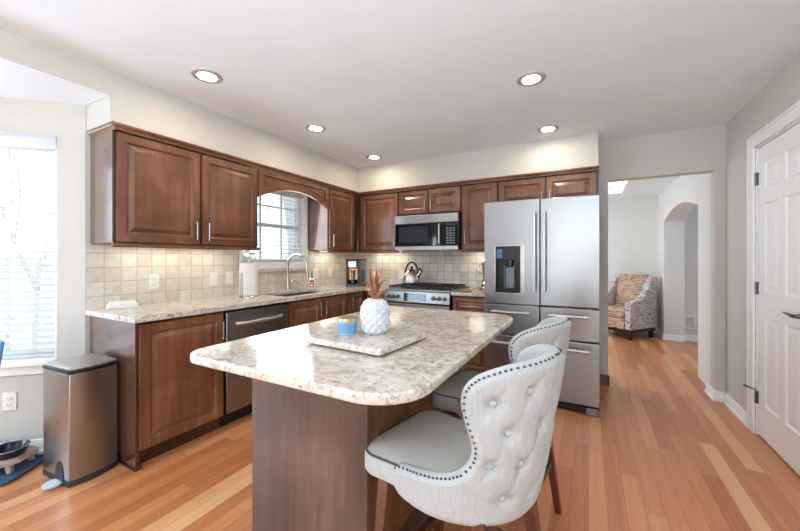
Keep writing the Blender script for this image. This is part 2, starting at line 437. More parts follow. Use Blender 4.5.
# hall
struct(box(-1.6, 1.2, 7.25, 7.4, 0, 2.44).build('wall_hall_far', 'wall_cool', smooth=0))
struct(box(-1.7, -1.55, 4.16, 7.4, 0, 2.44).build('wall_hall_left', 'wall_cool', smooth=0))
AX0, AX1, ay0, ay1 = 1.029, 1.285, 4.78, 6.70
ar = MB(); ar.box(AX0, AX1, ay1, 7.26, 0, 2.33); ar.box(AX0, AX1, DY, ay0, 0, 2.33)
N = 28; top = []
def archz(t): return 1.838 + .135 * (sin(pi * t) ** 1.0)
for i in range(N):
    a, b_ = i / N, (i + 1) / N
    ya, yb = ay0 + (ay1 - ay0) * a, ay0 + (ay1 - ay0) * b_
    ar.prism([(ya, archz(a)), (yb, archz(b_)), (yb, 2.33), (ya, 2.33)], AX0, AX1, 'x')
struct(ar.build('wall_hall_arch', 'wall_cool', smooth=0))
sr = MB(); sr.box(AX1, 3.1, 6.80, 6.95, 0, 2.33)
struct(sr.build('wall_side_room', 'wall_cool', smooth=0))
struct(box(3.0, 3.1, 4.16, 6.8, 0, 2.33).build('wall_side_room_right', 'wall_cool', smooth=0))
struct(box(1.19, 3.1, 4.04, 4.16, 0, 2.33).build('wall_side_room_near', 'wall_cool', smooth=0))

# baseboards: profile swept along a path
def offset_path(path, d):
    out = []
    n = len(path)
    for i in range(n):
        p = Vector(path[i]); ns = []
        if i > 0: t = (p - Vector(path[i - 1])).normalized(); ns.append(Vector((t.y, -t.x)))
        if i < n - 1: t = (Vector(path[i + 1]) - p).normalized(); ns.append(Vector((t.y, -t.x)))
        if len(ns) == 1: q = p + ns[0] * d
        else:
            m = (ns[0] + ns[1]).normalized(); q = p + m * (d / max(.2, m.dot(ns[0])))
        out.append((q.x, q.y))
    return out
def sweep(path, prof, mb=None):      # prof: (outward to the right of travel, z); closed profile
    mb = mb or MB(); rows = []
    offs = [offset_path(path, d) for d, z in prof]
    for i in range(len(path)):
        rows.append([(offs[k][i][0], offs[k][i][1], prof[k][1]) for k in range(len(prof))])
    mb.grid(rows, closed=True)
    m = len(prof)
    mb.add(rows[0], [tuple(range(m))]); mb.add(rows[-1], [tuple(range(m))[::-1]])
    return mb
BP = [(0, 0), (.022, 0), (.022, .018), (.013, .022), (.013, .07), (.006, .088), (0, .09)]
def baseboard(name, path): return struct(sweep(path, BP).build(name, 'trim', smooth=25))
baseboard('baseboard_right', [(DX1, DY), (DX1, Y0), (XR, Y0), (XR, dy1 + .096)][::-1][::-1] if False else [(XR - .0, dy1 + .098)] and [(DX1, DY), (DX1, Y0), (XR, Y0), (XR, dy1 + .098)])
baseboard('baseboard_hall', [(-1.55, 7.25), (AX0, 7.25), (AX0, ay1), (AX1, ay1)])
baseboard('baseboard_side_room', [(AX1, 6.80), (3.0, 6.80)])
baseboard('baseboard_bay', [(X0 - L * .7071 , 1.03 - L * .7071), (X0 - .005, 1.025)])
struct(box(.085, DX0 + .012, Y0 - .03, Y0 - .001, 0, .1).build('baseboard_back', 'cherry_dark', bevel=.003))

# door casing, door
def casing(mb, t=.018):
    pass
tr = MB(); cw = .085
tr.box(XR - .018, XR - .001, dy1 + .0, dy1 + cw, 0, dz + cw); tr.box(XR - .018, XR - .001, dy0 - cw, dy0, 0, dz + cw); tr.box(XR - .018, XR - .001, dy0, dy1, dz, dz + cw)
tr.box(XR - .024, XR - .018, dy1 + cw - .02, dy1 + cw, 0, dz + cw); tr.box(XR - .024, XR - .018, dy0 - cw, dy1 + cw - .02, dz + cw - .02, dz + cw)
tr.box(XR - .001, XR + .1, dy1 - .012, dy1, 0, dz); tr.box(XR - .001, XR + .1, dy0, dy0 + .012, 0, dz); tr.box(XR - .001, XR + .1, dy0, dy1, dz - .012, dz)
struct(tr.build('trim_1', 'trim', bevel=.003))

def ring_panel(mb, x0, x1, z0, z1, y, prof):
    """concentric rectangles, local face at y looking to -y; prof: (inset, depth behind y)"""
    v = []; f = []
    for ins, d in prof:
        v += [(x0 + ins, y + d, z0 + ins), (x1 - ins, y + d, z0 + ins), (x1 - ins, y + d, z1 - ins), (x0 + ins, y + d, z1 - ins)]
    for i in range(len(prof) - 1):
        for k in range(4): f.append((i * 4 + k, i * 4 + (k + 1) % 4, (i + 1) * 4 + (k + 1) % 4, (i + 1) * 4 + k))
    j = (len(prof) - 1) * 4; f.append((j, j + 1, j + 2, j + 3))
    mb.add(v, f)

# white six panel door, local x from hinge (left) to latch
DW = dy1 - dy0 - .03; dh0, dh1 = .012, dz - .018
door = bpy.data.objects.new('door_1', None); COL.objects.link(door); door.location = (XR + .008, dy1 - .015, 0); door.rotation_euler = (0, 0, radians(-90)); struct(door)
dm = MB(); st = .105; mu = .085; pw = (DW - 2 * st - mu) / 2
xs = [0, st, st + pw, st + pw + mu, DW - st, DW]; zs = [dh0, .24, .86, 1.03, 1.645, 1.745, 1.925, dh1]
for i in range(5):
    for j in range(7):
        a, b_, c_, d_ = xs[i], xs[i + 1], zs[j], zs[j + 1]
        if i in (1, 3) and j in (1, 3, 5): ring_panel(dm, a, b_, c_, d_, 0, [(0, 0), (.012, .009), (.026, .009), (.05, .002)])
        else: dm.add([(a, 0, c_), (b_, 0, c_), (b_, 0, d_), (a, 0, d_)], [(0, 1, 2, 3)])
dm.add([(0, 0, dh0), (DW, 0, dh0), (DW, .035, dh0), (0, .035, dh0), (0, 0, dh1), (DW, 0, dh1), (DW, .035, dh1), (0, .035, dh1)], [(0, 1, 2, 3), (4, 5, 6, 7), (0, 3, 7, 4), (1, 2, 6, 5), (3, 2, 6, 7)])
dm.build('door_leaf', 'door', door, smooth=0)
for i, z in enumerate((1.83, 1.05, .27)):
    hm = MB(); hm.tube([(-.008, -.009, z - .045), (-.008, -.009, z + .045)], .007, 10); hm.box(-.03, -.008, -.006, -.0005, z - .044, z + .044); hm.box(-.008, .012, -.005, -.0005, z - .044, z + .044)
    if i == 2: hm.tube([(-.008, -.009, z + .05), (-.02, -.03, z + .055), (-.06, -.05, z + .055)], .006, 8); hm.lathe([(.004, 0), (.011, .004), (.011, .014), (.005, .017)], (-.065, -.05, z + .045), 10)
    hm.build('hinge', 'steel_dark', door)
lv = MB(); lx = DW - .065
lv.lathe([(.027, 0), (.027, -.006), (.016, -.012), (.011, -.045)], (lx, 0, .935), 20, 'y')
lv.tube([(lx, -.045, .935), (lx - .02, -.05, .935), (lx - .06, -.05, .938), (lx - .12, -.046, .94)], [.011, .011, .009, .006], 10)
lv.build('door_handle', 'steel_dark', door)

# ------------------------------------------------------------------ windows
def window(name, w, z0, z1, loc, rotz, depth=.13, mutx=(), mutz=(), sash=True):
    """local x left to right, y outwards; root carries frame and glass"""
    r = bpy.data.objects.new(name, None); COL.objects.link(r); r.location = loc; r.rotation_euler = (0, 0, rotz); struct(r)
    f = MB(); t = .032
    f.box(0, w, .0, depth, z0, z0 + .012); f.box(0, w, 0, depth, z1 - .012, z1); f.box(0, .012, 0, depth, z0, z1); f.box(w - .012, w, 0, depth, z0, z1)
    f.box(.012, .012 + t, .07, .11, z0 + .012, z1 - .012); f.box(w - .012 - t, w - .012, .07, .11, z0 + .012, z1 - .012)
    f.box(.012 + t, w - .012 - t, .07, .11, z0 + .012, z0 + .012 + t); f.box(.012 + t, w - .012 - t, .07, .11, z1 - .012 - t, z1 - .012)
    zm = (z0 + z1) / 2; f.box(.012 + t, w - .012 - t, .072, .108, zm - .02, zm + .02)
    f.build('window_frame', 'trim', r, bevel=.002)
    m = MB()
    for x in mutx: m.box(x - .008, x + .008, .082, .098, z0 + .044, zm - .02); m.box(x - .008, x + .008, .082, .098, zm + .02, z1 - .044)
    for z in mutz: m.box(.044, w - .044, .083, .097, z - .008, z + .008)
    if mutx or mutz: m.build('muntin_grid', 'trim', r)
    g = MB(); g.box(.044, w - .044, .1005, .1045, z0 + .044, z1 - .044); g.build('glass', 'glass', r, smooth=0)
    return r
W1 = bx1 - bx0
wloc = (bo[0] + bx0 * cos(BA), bo[1] + bx0 * sin(BA), 0)
w1 = window('window_1', W1, bz0, bz1, wloc, BA, mutx=(W1 / 3, 2 * W1 / 3), mutz=())
sl = MB(); sl.box(-.05, W1 + .0, -.05, .002, .575, .6); sl.box(-.03, W1 - .02, -.018, -.001, .515, .575); sl.build('window_sill', 'trim', w1, bevel=.004)
w2 = window('window_2', wy1 - wy0, wz0, wz1, (X0, wy0, 0), radians(90), .15, mutx=(.285, .57), mutz=(1.83,))
cs = MB(); wW = wy1 - wy0
cs.box(-.035, 0, -.014, -.0005, wz0 - .055, wz1 + .03); cs.box(wW, wW + .03, -.014, -.0005, wz0 - .055, wz1 + .03); cs.box(-.035, wW + .03, -.02, -.0005, wz0 - .06, wz0)
cs.build('window_casing', 'trim', w2, bevel=.003)
lg = box(-.06, wW + .035, -.032, -.0005, wz0 - .095, wz0 - .061); lg.build('window_sill', 'granite', w2, bevel=.004)
w3 = window('added_window_3', 1.6, .6, 2.03, (bo[0], -1.8, 0), radians(90), mutx=(.4, .8, 1.2), mutz=(1.75,))  # unseen bay front window, put in to supply light
w4 = window('window_4', .9, .02, 2.15, (-.15, -3.5, 0), radians(180), .12)
w5 = window('added_window_5', 2.2, .7, 2.2, (XR, -.9, 0), radians(-90), .13, mutx=(.73, 1.46))  # unseen window added beside the camera as a light source

def blind(name, label, w, z0, z1, loc, rotz, gap=.043, slat=.05, tilt=14, valance=True):
    r = thing(name, label, 'window blind', loc, rotz)
    if valance:
        v = MB(); v.box(-.012, w + .012, -.045, -.034, z1 - .075, z1 + .002); v.box(-.012, -.004, -.034, .0, z1 - .075, z1 + .002); v.box(w + .004, w + .012, -.034, .0, z1 - .075, z1 + .002)
        v.box(-.016, w + .016, -.05, -.002, z1 + .002, z1 + .012); v.build('valance', 'blind', r, bevel=.002)
    box(.004, w - .004, -.03, .02, z1 - .05, z1 - .005).build('headrail', 'blind', r)
    s = MB(); z = z0 + .05; c, sn = cos(radians(tilt)) * slat / 2, sin(radians(tilt)) * slat / 2
    while z < z1 - .07:
        s.add([(.005, -c, z - sn), (w - .005, -c, z - sn), (w - .005, c, z + sn), (.005, c, z + sn),
               (.005, -c, z - sn + .0025), (w - .005, -c, z - sn + .0025), (w - .005, c, z + sn + .0025), (.005, c, z + sn + .0025)],
              [(0, 1, 2, 3), (4, 5, 6, 7), (0, 1, 5, 4), (1, 2, 6, 5), (2, 3, 7, 6), (3, 0, 4, 7)]); z += gap
    s.build('slats', 'blind', r, smooth=0)
    box(.005, w - .005, -.025, .025, z0 + .012, z0 + .032).build('bottom_rail', 'blind', r, bevel=.003)
    k = MB()
    for x in (w * .14, w * .5, w * .86): k.tube([(x, -.027, z0 + .03), (x, -.027, z1 - .05)], .0012, 5); k.tube([(x, .027, z0 + .03), (x, .027, z1 - .05)], .0012, 5)
    k.build('ladder_cord', 'blind', r)
    return r
bl = (wloc[0] + .014 * cos(BA) - .036 * sin(BA), wloc[1] + .014 * sin(BA) + .036 * cos(BA), 0)
blind('window_blind', 'white slatted blind with a boxed valance over the tall window by the trash can', W1 - .028, bz0 + .005, bz1 + .02, bl, BA, valance=True)
blind('window_blind', 'white slatted blind in the window above the kitchen sink', wW - .03, wz0 + .012, wz1 - .013, (X0 - .04, wy0 + .015, 0), radians(90), valance=False, tilt=10)

# outside: lawn, bare trees, shrubs
tag(box(-40, -4.2, -30, 40, -.45, -.4).build('lawn', 'lawn', smooth=0), 'pale dormant lawn outside the windows', 'lawn')['kind'] = 'stuff'
def tree(loc, h, label, seed, name='bare_tree'):
    rd = random.Random(seed); m = MB()
    def br(p, d, l, r, lev):
        q = p + d * l; mid = p + d * l * .5 + Vector((rd.uniform(-1, 1), rd.uniform(-1, 1), 0)) * l * .06
        m.tube([p, mid, q], [r, r * .82, r * .62], 6, cap=False)
        if lev == 0: return
        for k in range(3 if lev > 1 else 2):
            nd = (d + Vector((rd.uniform(-1, 1), rd.uniform(-1, 1), rd.uniform(-.2, .7))) * .75).normalized()
            br(p + d * l * rd.uniform(.55, 1), nd, l * rd.uniform(.58, .8), r * .55, lev - 1)
    br(Vector((0, 0, .004)), Vector((.03, .02, 1)).normalized(), h * .36, h * .0085, 4)
    o = m.build(name, 'bark', None, loc=loc); return tag(o, label, 'tree', 'bare trees outside the windows')
tree((-6.6, 1.75, -.4), 4.6, 'bare pale branching tree seen through the tall window by the trash can', 3)
tree((-8.6, 3.9, -.397), 6, 'bare tree outside the sink window, nearer the left jamb', 5)
tree((-9.6, 6.4, -.4), 6, 'bare tree outside the sink window, nearer the right jamb', 11)
tree((-8.4, 1.0, -.4), 5.5, 'farther bare tree seen at the left edge of the tall window', 21)
def shrub(loc, r, label, seed):
    rd = random.Random(seed); root = thing('shrub', label, 'shrub', loc)
    m = MB()
    for i in range(420):
        a, b_ = rd.uniform(0, 2 * pi), rd.uniform(-.2, 1.0); q = r * (rd.uniform(.6, 1))
        p = Vector((q * cos(a) * sqrt(max(0, 1 - b_ * b_)), q * sin(a) * sqrt(max(0, 1 - b_ * b_)), r * .85 + q * b_ * .9))
        t = Vector((rd.uniform(-1, 1), rd.uniform(-1, 1), rd.uniform(-1, 1))).normalized() * r * .09; u = t.cross(Vector((rd.uniform(-1, 1), rd.uniform(-1, 1), 1))).normalized() * r * .045
        m.add([p - t, p + u, p + t, p - u], [(0, 1, 2, 3)])
    m.build('foliage', 'leaf', root, smooth=0)
    s = MB()
    for i in range(7):
        a = i * .9; s.tube([(0, 0, -.02), (r * .4 * cos(a), r * .4 * sin(a), r * .8), (r * .7 * cos(a), r * .7 * sin(a), r * 1.3)], [r * .03, r * .02, r * .008], 5)
    s.build('stems', 'bark', root)
shrub((-6.4, 4.4, -.37), 1.1, 'pale green shrub outside the sink window', 4)

# ------------------------------------------------------------------ cabinets
RP = [(0, 0), (.052, 0), (.056, .008), (.063, .0115), (.070, .0115), (.096, .002)]
def bar_handle(par, x, z, l, y, vertical=True, r=.0055, mat='nickel', out=.032):
    m = MB()
    if vertical:
        m.tube([(x, y - out, z - l / 2), (x, y - out, z + l / 2)], r, 12)
        for q in (-l * .32, l * .32): m.tube([(x, y, z + q), (x, y - out, z + q)], r * .8, 10)
    else:
        m.tube([(x - l / 2, y - out, z), (x + l / 2, y - out, z)], r, 12)
        for q in (-l * .38, l * .38): m.tube([(x + q, y, z), (x + q, y - out, z)], r * .8, 10)
    return m.build('handle', mat, par)
def panel_front(name, par, x0, x1, z0, z1, t=.02, prof=RP, mat='cherry'):
    m = MB()
    k = min(1, min(x1 - x0, z1 - z0) / .24)
    pr = [(a * (k if k > .55 else .55), d) for a, d in prof]
    ring_panel(m, x0, x1, z0, z1, -t, [(0, t)] + [(.0015, .0)] + pr[1:])
    m.add([(x0, 0, z0), (x1, 0, z0), (x1, 0, z1), (x0, 0, z1)], [(0, 1, 2, 3)])
    return m.build(name, mat, par, smooth=0)
GAP = .0006
def cabinet(name, label, cat, loc, rotz, w, d, z0, z1, doors, rail=None, toe=False, group=None, end=None):
    r = thing(name, label, cat, loc, rotz, group)
    b = MB()
    if toe:
        b.box(GAP, w - GAP, .0, d, .1, z1); b.box(GAP, w - GAP, .065, d, .001, .1)
    else: b.box(GAP, w - GAP, 0, d, z0, z1)
    b.build('body', 'cherry_dark', r, bevel=.0015)
    if end: box(-.004, GAP - .0001, .0, d - .001, z0 if not toe else .02, z1).build('end_panel', 'cherry_end', r, bevel=.001)
    if toe: box(GAP, w - GAP, .05, .0645, .001, .085).build('toe_kick', 'cherry_dark', r)
    if rail:
        sweep([(rail[0], -.0), (rail[1], -.0)], [(0, z0 - .028), (.012, z0 - .028), (.02, z0 - .018), (.02, z0 - .008), (.012, z0), (0, z0)]).build('light_rail', 'cherry_h', r)
    for dd in doors:
        kind, a, b_, c_, e_ = dd[:5]
        p = panel_front(kind, r, a, b_, c_, e_)
        if len(dd) > 5 and dd[5]:
            hx, hz, hl, vert = dd[5]
            bar_handle(p, hx, hz, hl, -.02, vert)
    return r
RL = radians(90)
UZ0, UZ1 = 1.363, 2.078
ufx = X0 + .31
# left wall units: local x = world y - start
ul = cabinet('wall_cabinet', 'large double-door cherry wall cabinet with exposed side, left of the arched window', 'cabinet', (ufx, 1.062, 0), RL, 1.092, .309, UZ0, UZ1,
    [('door', .014, .55, UZ0 + .006, UZ1 - .008, (.512, 1.47, .14, True)), ('door', .568, 1.08, UZ0 + .006, UZ1 - .008, (.606, 1.47, .14, True))], rail=(-.008, 1.105), end=True)
cabinet('wall_cabinet', 'single-door cherry wall cabinet to the right of the arched window', 'cabinet', (ufx, 3.125, 0), RL, .575, .309, UZ0, UZ1,
    [('door', .014, .49, UZ0 + .006, UZ1 - .008, (.05, 1.47, .14, True))], rail=(-.006, .562), end=True)
ubY = Y0 - .31
cabinet('wall_cabinet', 'corner cherry wall cabinet with one wide door left of the microwave', 'cabinet', (-2.65, ubY, 0), 0, .608, .309, UZ0, UZ1,
    [('door', .05, .595, UZ0 + .006, UZ1 - .008, (.56, 1.48, .14, True))], rail=(.0, .608))
cabinet('wall_cabinet', 'short two-door cherry cabinet mounted above the microwave', 'cabinet', (-2.042, ubY, 0), 0, .795, .309, 1.79, UZ1,
    [('door', .01, .392, 1.798, UZ1 - .008, (.36, 1.89, .12, True)), ('door', .402, .786, 1.798, UZ1 - .008, (.435, 1.89, .12, True))])
cabinet('wall_cabinet', 'narrow tall cherry wall cabinet between microwave and refrigerator', 'cabinet', (-1.247, ubY, 0), 0, .405, .309, UZ0, UZ1,
    [('door', .012, .394, UZ0 + .006, UZ1 - .008, (.05, 1.5, .14, True))], rail=(0, .405))
cabinet('wall_cabinet', 'wide two-door cherry cabinet above the refrigerator', 'cabinet', (-.842, ubY, 0), 0, .922, .309, 1.79, UZ1,
    [('door', .012, .463, 1.798, UZ1 - .008, (.435, 1.87, .13, True)), ('door', .478, .905, 1.798, UZ1 - .008, (.508, 1.87, .13, True))])
# crown moulding
cy = 1.071; CP = [(0, 2.0792), (.012, 2.0792), (.016, 2.092), (.032, 2.106), (.038, 2.106), (.038, 2.118), (0, 2.118)]
cm = sweep([(X0 + .001, cy), (ufx + .022, cy), (ufx + .022, Y0 - .332), (.052, Y0 - .332), (.052, Y0 - .001)], [(d * .9, z) for d, z in CP])
tag(cm.build('crown_molding', 'cherry_h', None, smooth=20), 'cherry crown moulding running along the tops of all the wall cabinets', 'moulding')

# arched valance over the sink window (local x = y - 2.156)
va = thing('window_valance', 'arched cherry valance with two sunken panels bridging the sink window', 'valance', (ufx, 2.156, 0), RL)
VW = .967
def vz(x): return 1.825 + .125 * max(0, 1 - ((x - VW / 2) / (VW / 2)) ** 2)
m = MB(); p1 = {}; n = 48
for i in range(n):
    a, b_ = VW * i / n, VW * (i + 1) / n
    mid = (a + b_) / 2
    inp = (.06 < mid < VW / 2 - .03) or (VW / 2 + .03 < mid < VW - .06)
    if inp:
        m.prism([(a, vz(a)), (b_, vz(b_)), (b_, vz(b_) + .045), (a, vz(a) + .045)], -.02, 0, 'y')
        m.prism([(a, 2.035), (b_, 2.035), (b_, UZ1), (a, UZ1)], -.02, 0, 'y')
        m.prism([(a, vz(a) + .045), (b_, vz(b_) + .045), (b_, 2.035), (a, 2.035)], -.004, 0, 'y')
        e = min(abs(mid - .06), abs(mid - (VW / 2 - .03)), abs(mid - (VW / 2 + .03)), abs(mid - (VW - .06)))
        if e > .024 and vz(a) + .075 < 2.005:
            p1.setdefault(mid > VW / 2, MB()).prism([(a, vz(a) + .07), (b_, vz(b_) + .07), (b_, 2.01), (a, 2.01)], -.015, -.0041, 'y')
    else: m.prism([(a, vz(a)), (b_, vz(b_)), (b_, UZ1), (a, UZ1)], -.02, 0, 'y')
m.build('arched_frame', 'cherry_h', va, smooth=0); [q.build('raised_panel', 'cherry_h', va, smooth=0) for q in p1.values()]

# base units, left run
BF = X0 + .60; BD = .599; BZ = .8815
bc = cabinet('base_cabinet', 'cherry base cabinet at the end of the counter beside the trash can', 'cabinet', (BF, 1.058, 0), RL, .565, BD, .1, BZ,
    [('door', .016, .55, .112, .864, (.53, .74, .13, True))], toe=True, end=True)
box(.0, .02, -.001, .05, .001, .0995).build('foot', 'cherry_dark', bc, bevel=.002)
sweep([(.0, BD), (.0, -.001), (.03, -.001)][::1], [(0, .001), (.012, .001), (.012, .012), (.006, .018), (0, .018)][::-1]).build('shoe_molding', 'cherry_dark', bc)
dw = thing('dishwasher', 'stainless steel dishwasher under the counter beside the sink cabinet', 'dishwasher', (BF, 1.624, 0), RL)
box(.003, .597, .005, .58, .1, BZ - .003).build('body', 'black', dw); box(.004, .596, .05, .1, .002, .098).build('toe_panel', 'black', dw)
dd = box(.004, .596, -.028, .004, .115, .862).build('door', 'steel_v', dw, bevel=.005)
hp = MB(); pts = []
for i in range(13):
    t = i / 12; x = .08 + .44 * t; y = -.03 - .042 * min(1, sin(pi * t) * 2.2); pts.append((x, y, .77))
hp.tube(pts, .014, 12); hp.build('handle', 'handle', dd)
box(.01, .59, -.024, .0, .8625, .8695).build('control_strip', 'black', dw)
cabinet('base_cabinet', 'cherry sink base cabinet with two doors right of the dishwasher', 'cabinet', (BF, 2.225, 0), RL, .88, BD, .1, .72,
    [('door', .02, .435, .112, .862, (.405, .765, .13, True)), ('door', .45, .862, .112, .862, (.48, .765, .13, True))], toe=True)
bpy.context.view_layer.update()
sb = [o for o in COL.objects if o.get('label') == 'cherry sink base cabinet with two doors right of the dishwasher'][0]
box(GAP, .88 - GAP, 0, .06, .7201, BZ).build('face_rail', 'cherry_dark', sb)
cabinet('base_cabinet', 'narrow cherry base cabinet in the corner below the coffee maker', 'cabinet', (BF, 3.106, 0), RL, .334, BD, .1, BZ,
    [('door', .014, .29, .112, .864, (.045, .765, .13, True))], toe=True)
cabinet('base_cabinet', 'cherry corner base cabinet tucked left of the gas range', 'cabinet', (X0 + .001, Y0 - .599, 0), 0, .908, .597, .1, BZ,
    [('door', .66, .897, .112, .864, (.69, .765, .13, True))], toe=True)
rc = cabinet('base_cabinet', 'small cherry base cabinet with a drawer between range and refrigerator', 'cabinet', (-1.248, Y0 - .6, 0), 0, .402, .597, .1, BZ,
    [('drawer', .012, .388, .69, .862, (.2, .78, .22, False)), ('door', .012, .388, .112, .675, (.05, .58, .13, True))], toe=True)

# countertops
CT0, CT1 = .883, .915
sx0, sx1, sy0, sy1 = -2.83, -2.42, 2.27, 2.99
ct = MB(); ex = X0 + .642
ct.box(X0 + .001, ex, 1.033, sy0, CT0, CT1); ct.box(X0 + .001, sx0, sy0, sy1, CT0, CT1); ct.box(sx1, ex, sy0, sy1, CT0, CT1); ct.box(X0 + .001, ex, sy1, Y0 - .001, CT0, CT1)
ct.box(ex, -2.053, Y0 - .645, Y0 - .001, CT0, CT1)
bmv = ct.build('countertop', 'granite', None, smooth=0)
tag(bmv, 'speckled granite countertop running along the window wall into the corner', 'countertop')
tag(box(-1.25, -.846, Y0 - .645, Y0 - .001, CT0, CT1).build('countertop', 'granite', None, bevel=.004), 'short granite countertop between the range and refrigerator', 'countertop')
# sink
sk = thing('kitchen_sink', 'double-bowl undermount steel sink set in the granite below the window', 'sink', (0, 0, 0))
for (a, b_) in ((sy0 + .0, 2.62), (2.64, sy1)):
    s = MB(); x0, x1, z0 = sx0, sx1, .735
    a += .002; b_ -= .002; x0 += .002; x1 -= .002
    s.box(x0, x1, a, b_, z0, z0 + .004); s.box(x0, x0 + .004, a, b_, z0, .8825); s.box(x1 - .004, x1, a, b_, z0, .8825); s.box(x0, x1, a, a + .004, z0, .8825); s.box(x0, x1, b_ - .004, b_, z0, .8825)
    s.lathe([(.04, z0 + .004), (.04, z0 + .007), (.03, z0 + .005)], ((x0 + x1) / 2, (a + b_) / 2, 0), 16)
    s.build('bowl', 'steel', sk)
# faucet
fc = thing('faucet', 'brushed nickel gooseneck faucet behind the sink', 'faucet', (-2.885, 2.735, CT1))
f = MB(); f.lathe([(.03, 0), (.03, .006), (.024, .012), (.02, .03), (.019, .12), (.0145, .14)], n=20); f.build('base', 'nickel', fc)
f = MB(); dirx, diry = .985, .17; pts = [(0, 0, .13), (0, 0, .27)]
for i in range(1, 13):
    t = pi * i / 13 * 1.02; r_ = .12
    pts.append((dirx * r_ * (1 - cos(t)), diry * r_ * (1 - cos(t)), .27 + r_ * sin(t)))
pts.append((dirx * .243, diry * .243, .23)); pts.append((dirx * .25, diry * .25, .19))
f.tube(pts, .0135, 14); f.build('spout', 'nickel', fc)
f = MB(); f.tube([(dirx * .2495, diry * .2495, .188), (dirx * .2565, diry * .2565, .145)], [.017, .014], 14); f.build('spray_head', 'nickel', fc)
f = MB(); f.tube([(.0, .016, .085), (.0, .05, .09), (.03, .12, .115)], [.012, .008, .006], 10); f.build('lever', 'nickel', fc)
sd = thing('soap_dispenser', 'small nickel soap pump set in the counter right of the faucet', 'soap dispenser', (-2.88, 2.86, CT1))
f = MB(); f.lathe([(.018, 0), (.018, .004), (.011, .01), (.009, .06), (.012, .062), (.012, .075)], n=16); f.build('base', 'nickel', sd)
f = MB(); f.tube([(0, 0, .07), (.03, -.005, .074), (.075, -.01, .06)], [.008, .007, .005], 10); f.build('nozzle', 'nickel', sd)

# backsplash
bs = MB(); t0 = .0095; o = 1.031
bs.box(0, 1.128, -t0, -.0005, CT1, 1.36); bs.box(1.128, 2.092, -t0, -.0005, CT1, wz0 - .097); bs.box(2.092, Y0 - 1.031 - .0105, -t0, -.0005, CT1, 1.36)
tag(bs.build('tile_backsplash', 'tile', None, loc=(X0, 1.031, 0), rotz=RL, smooth=0), 'tumbled travertine tile backsplash on the wall behind the sink', 'backsplash')
bs = box(0, 2.12, -t0, -.0005, CT1, 1.36)
tag(bs.build('tile_backsplash', 'tile_b', None, loc=(X0 + .0005, Y0, 0), smooth=0), 'square tile backsplash on the wall behind the gas range', 'backsplash')

# under-cabinet lights
def ucl(label, loc, rotz, w, pw):
    r = thing('under_cabinet_light', label, 'light', loc, rotz, 'under-cabinet light bars')
    box(0, w, 0, .03, -.012, -.0005).build('housing', 'white', r)
    box(.01, w - .01, .004, .026, -.0145, -.0122).build('lens', 'strip', r)
    l = bpy.data.lights.new('under_cabinet_lamp', 'AREA'); l.shape = 'RECTANGLE'; l.size = w * .9; l.size_y = .02; l.energy = pw; l.color = (1, .93, .80)
    ob = bpy.data.objects.new('under_cabinet_lamp', l); COL.objects.link(ob); ob.parent = r; ob.location = (w / 2, .015, -.017)
ucl('slim light bar under the big left wall cabinet', (X0 + .14, 1.15, UZ0), RL, .9, 1.2)
ucl('slim light bar under the cabinet right of the window', (X0 + .14, 3.2, UZ0), RL, .4, .8)
ucl('slim light bar under the corner cabinet left of the microwave', (-2.6, Y0 - .14, UZ0), 0, .5, 1.1)
ucl('slim light bar under the narrow cabinet beside the refrigerator', (-1.22, Y0 - .14, UZ0), 0, .34, .8)

# recessed ceiling lights
def downlight(loc, label):
    r = thing('recessed_light', label, 'light', loc, 0, 'recessed ceiling lights')
    m = MB(); n = 32; prof = [(.054, -.003), (.066, -.009), (.088, -.006), (.092, -.0006)]
    v = []; f = []
    for i, (rr, z) in enumerate(prof):
        for k in range(n): q = 2 * pi * k / n; v.append((rr * cos(q), rr * sin(q), z))
    for i in range(len(prof) - 1):
        for k in range(n): f.append((i * n + k, i * n + (k + 1) % n, (i + 1) * n + (k + 1) % n, (i + 1) * n + k))
    m.add(v, f); m.build('trim_ring', 'ringgrey', r)
    m = MB(); m.lathe([(.054, -.0008), (.053, -.004), (.045, -.0055), (.001, -.006)], n=32); m.build('lens', 'lamp', r)
    return r
dl = downlight((-2.164, 1.37, H), 'recessed ceiling light nearest the bay window, over the dishwasher end')
for p, s in (((-2.164, 2.385, H), 'recessed ceiling light in front of the sink window, middle of the left row'),
             ((-2.186, 3.39, H), 'recessed ceiling light in the far corner by the range'),
             ((-.332, 2.41, H), 'recessed ceiling light largest in view, over the far end of the island'),
             ((-.324, 3.41, H), 'recessed ceiling light in front of the refrigerator cabinet')):
    dup(dl, p, None, s)

# outlets and switches
def plate(label, loc, rotz, kind='outlet', mat='white', cat='outlet'):
    r = thing('wall_' + kind, label, cat, loc, rotz, 'wall plates')
    box(-.036, .036, -.006, -.0003, -.058, .058).build('cover_plate', mat, r, bevel=.002)
    m = MB()
    if kind == 'outlet':
        for z in (.022, -.022):
            q = MB(); q.lathe([(.017, -.006), (.0165, -.0085)], (0, 0, z), 18, 'y'); q.cur = 1
            for x in (-.007, .007): q.box(x - .0012, x + .0012, -.0092, -.0086, z - .004, z + .006)
            q.box(-.002, .002, -.0092, -.0086, z - .011, z - .007)
            q.build('socket', [mat, 'rubber'], r)
    else:
        m.box(-.014, .014, -.009, -.0061, -.03, .03); m.build('rocker', mat, r, bevel=.001)
    return r
XB = X0 + t0
plate('duplex outlet on the tile below the big left wall cabinet', (XB, 1.443, 1.085), RL)
plate('switch plate on the tile left of the paper towels, farther from the towels', (XB, 1.93, 1.083), RL, 'switch', cat='switch')
plate('wall plate on the tile right beside the paper towels', (XB, 2.085, 1.083), RL, 'switch', cat='switch')
plate('wide pale plate on the tile right of the sink window', (XB, 3.25, 1.084), RL, 'outlet')
plate('slim pale switch plate on the tile next to the coffee maker', (XB, 3.52, 1.087), RL, 'switch', cat='switch')
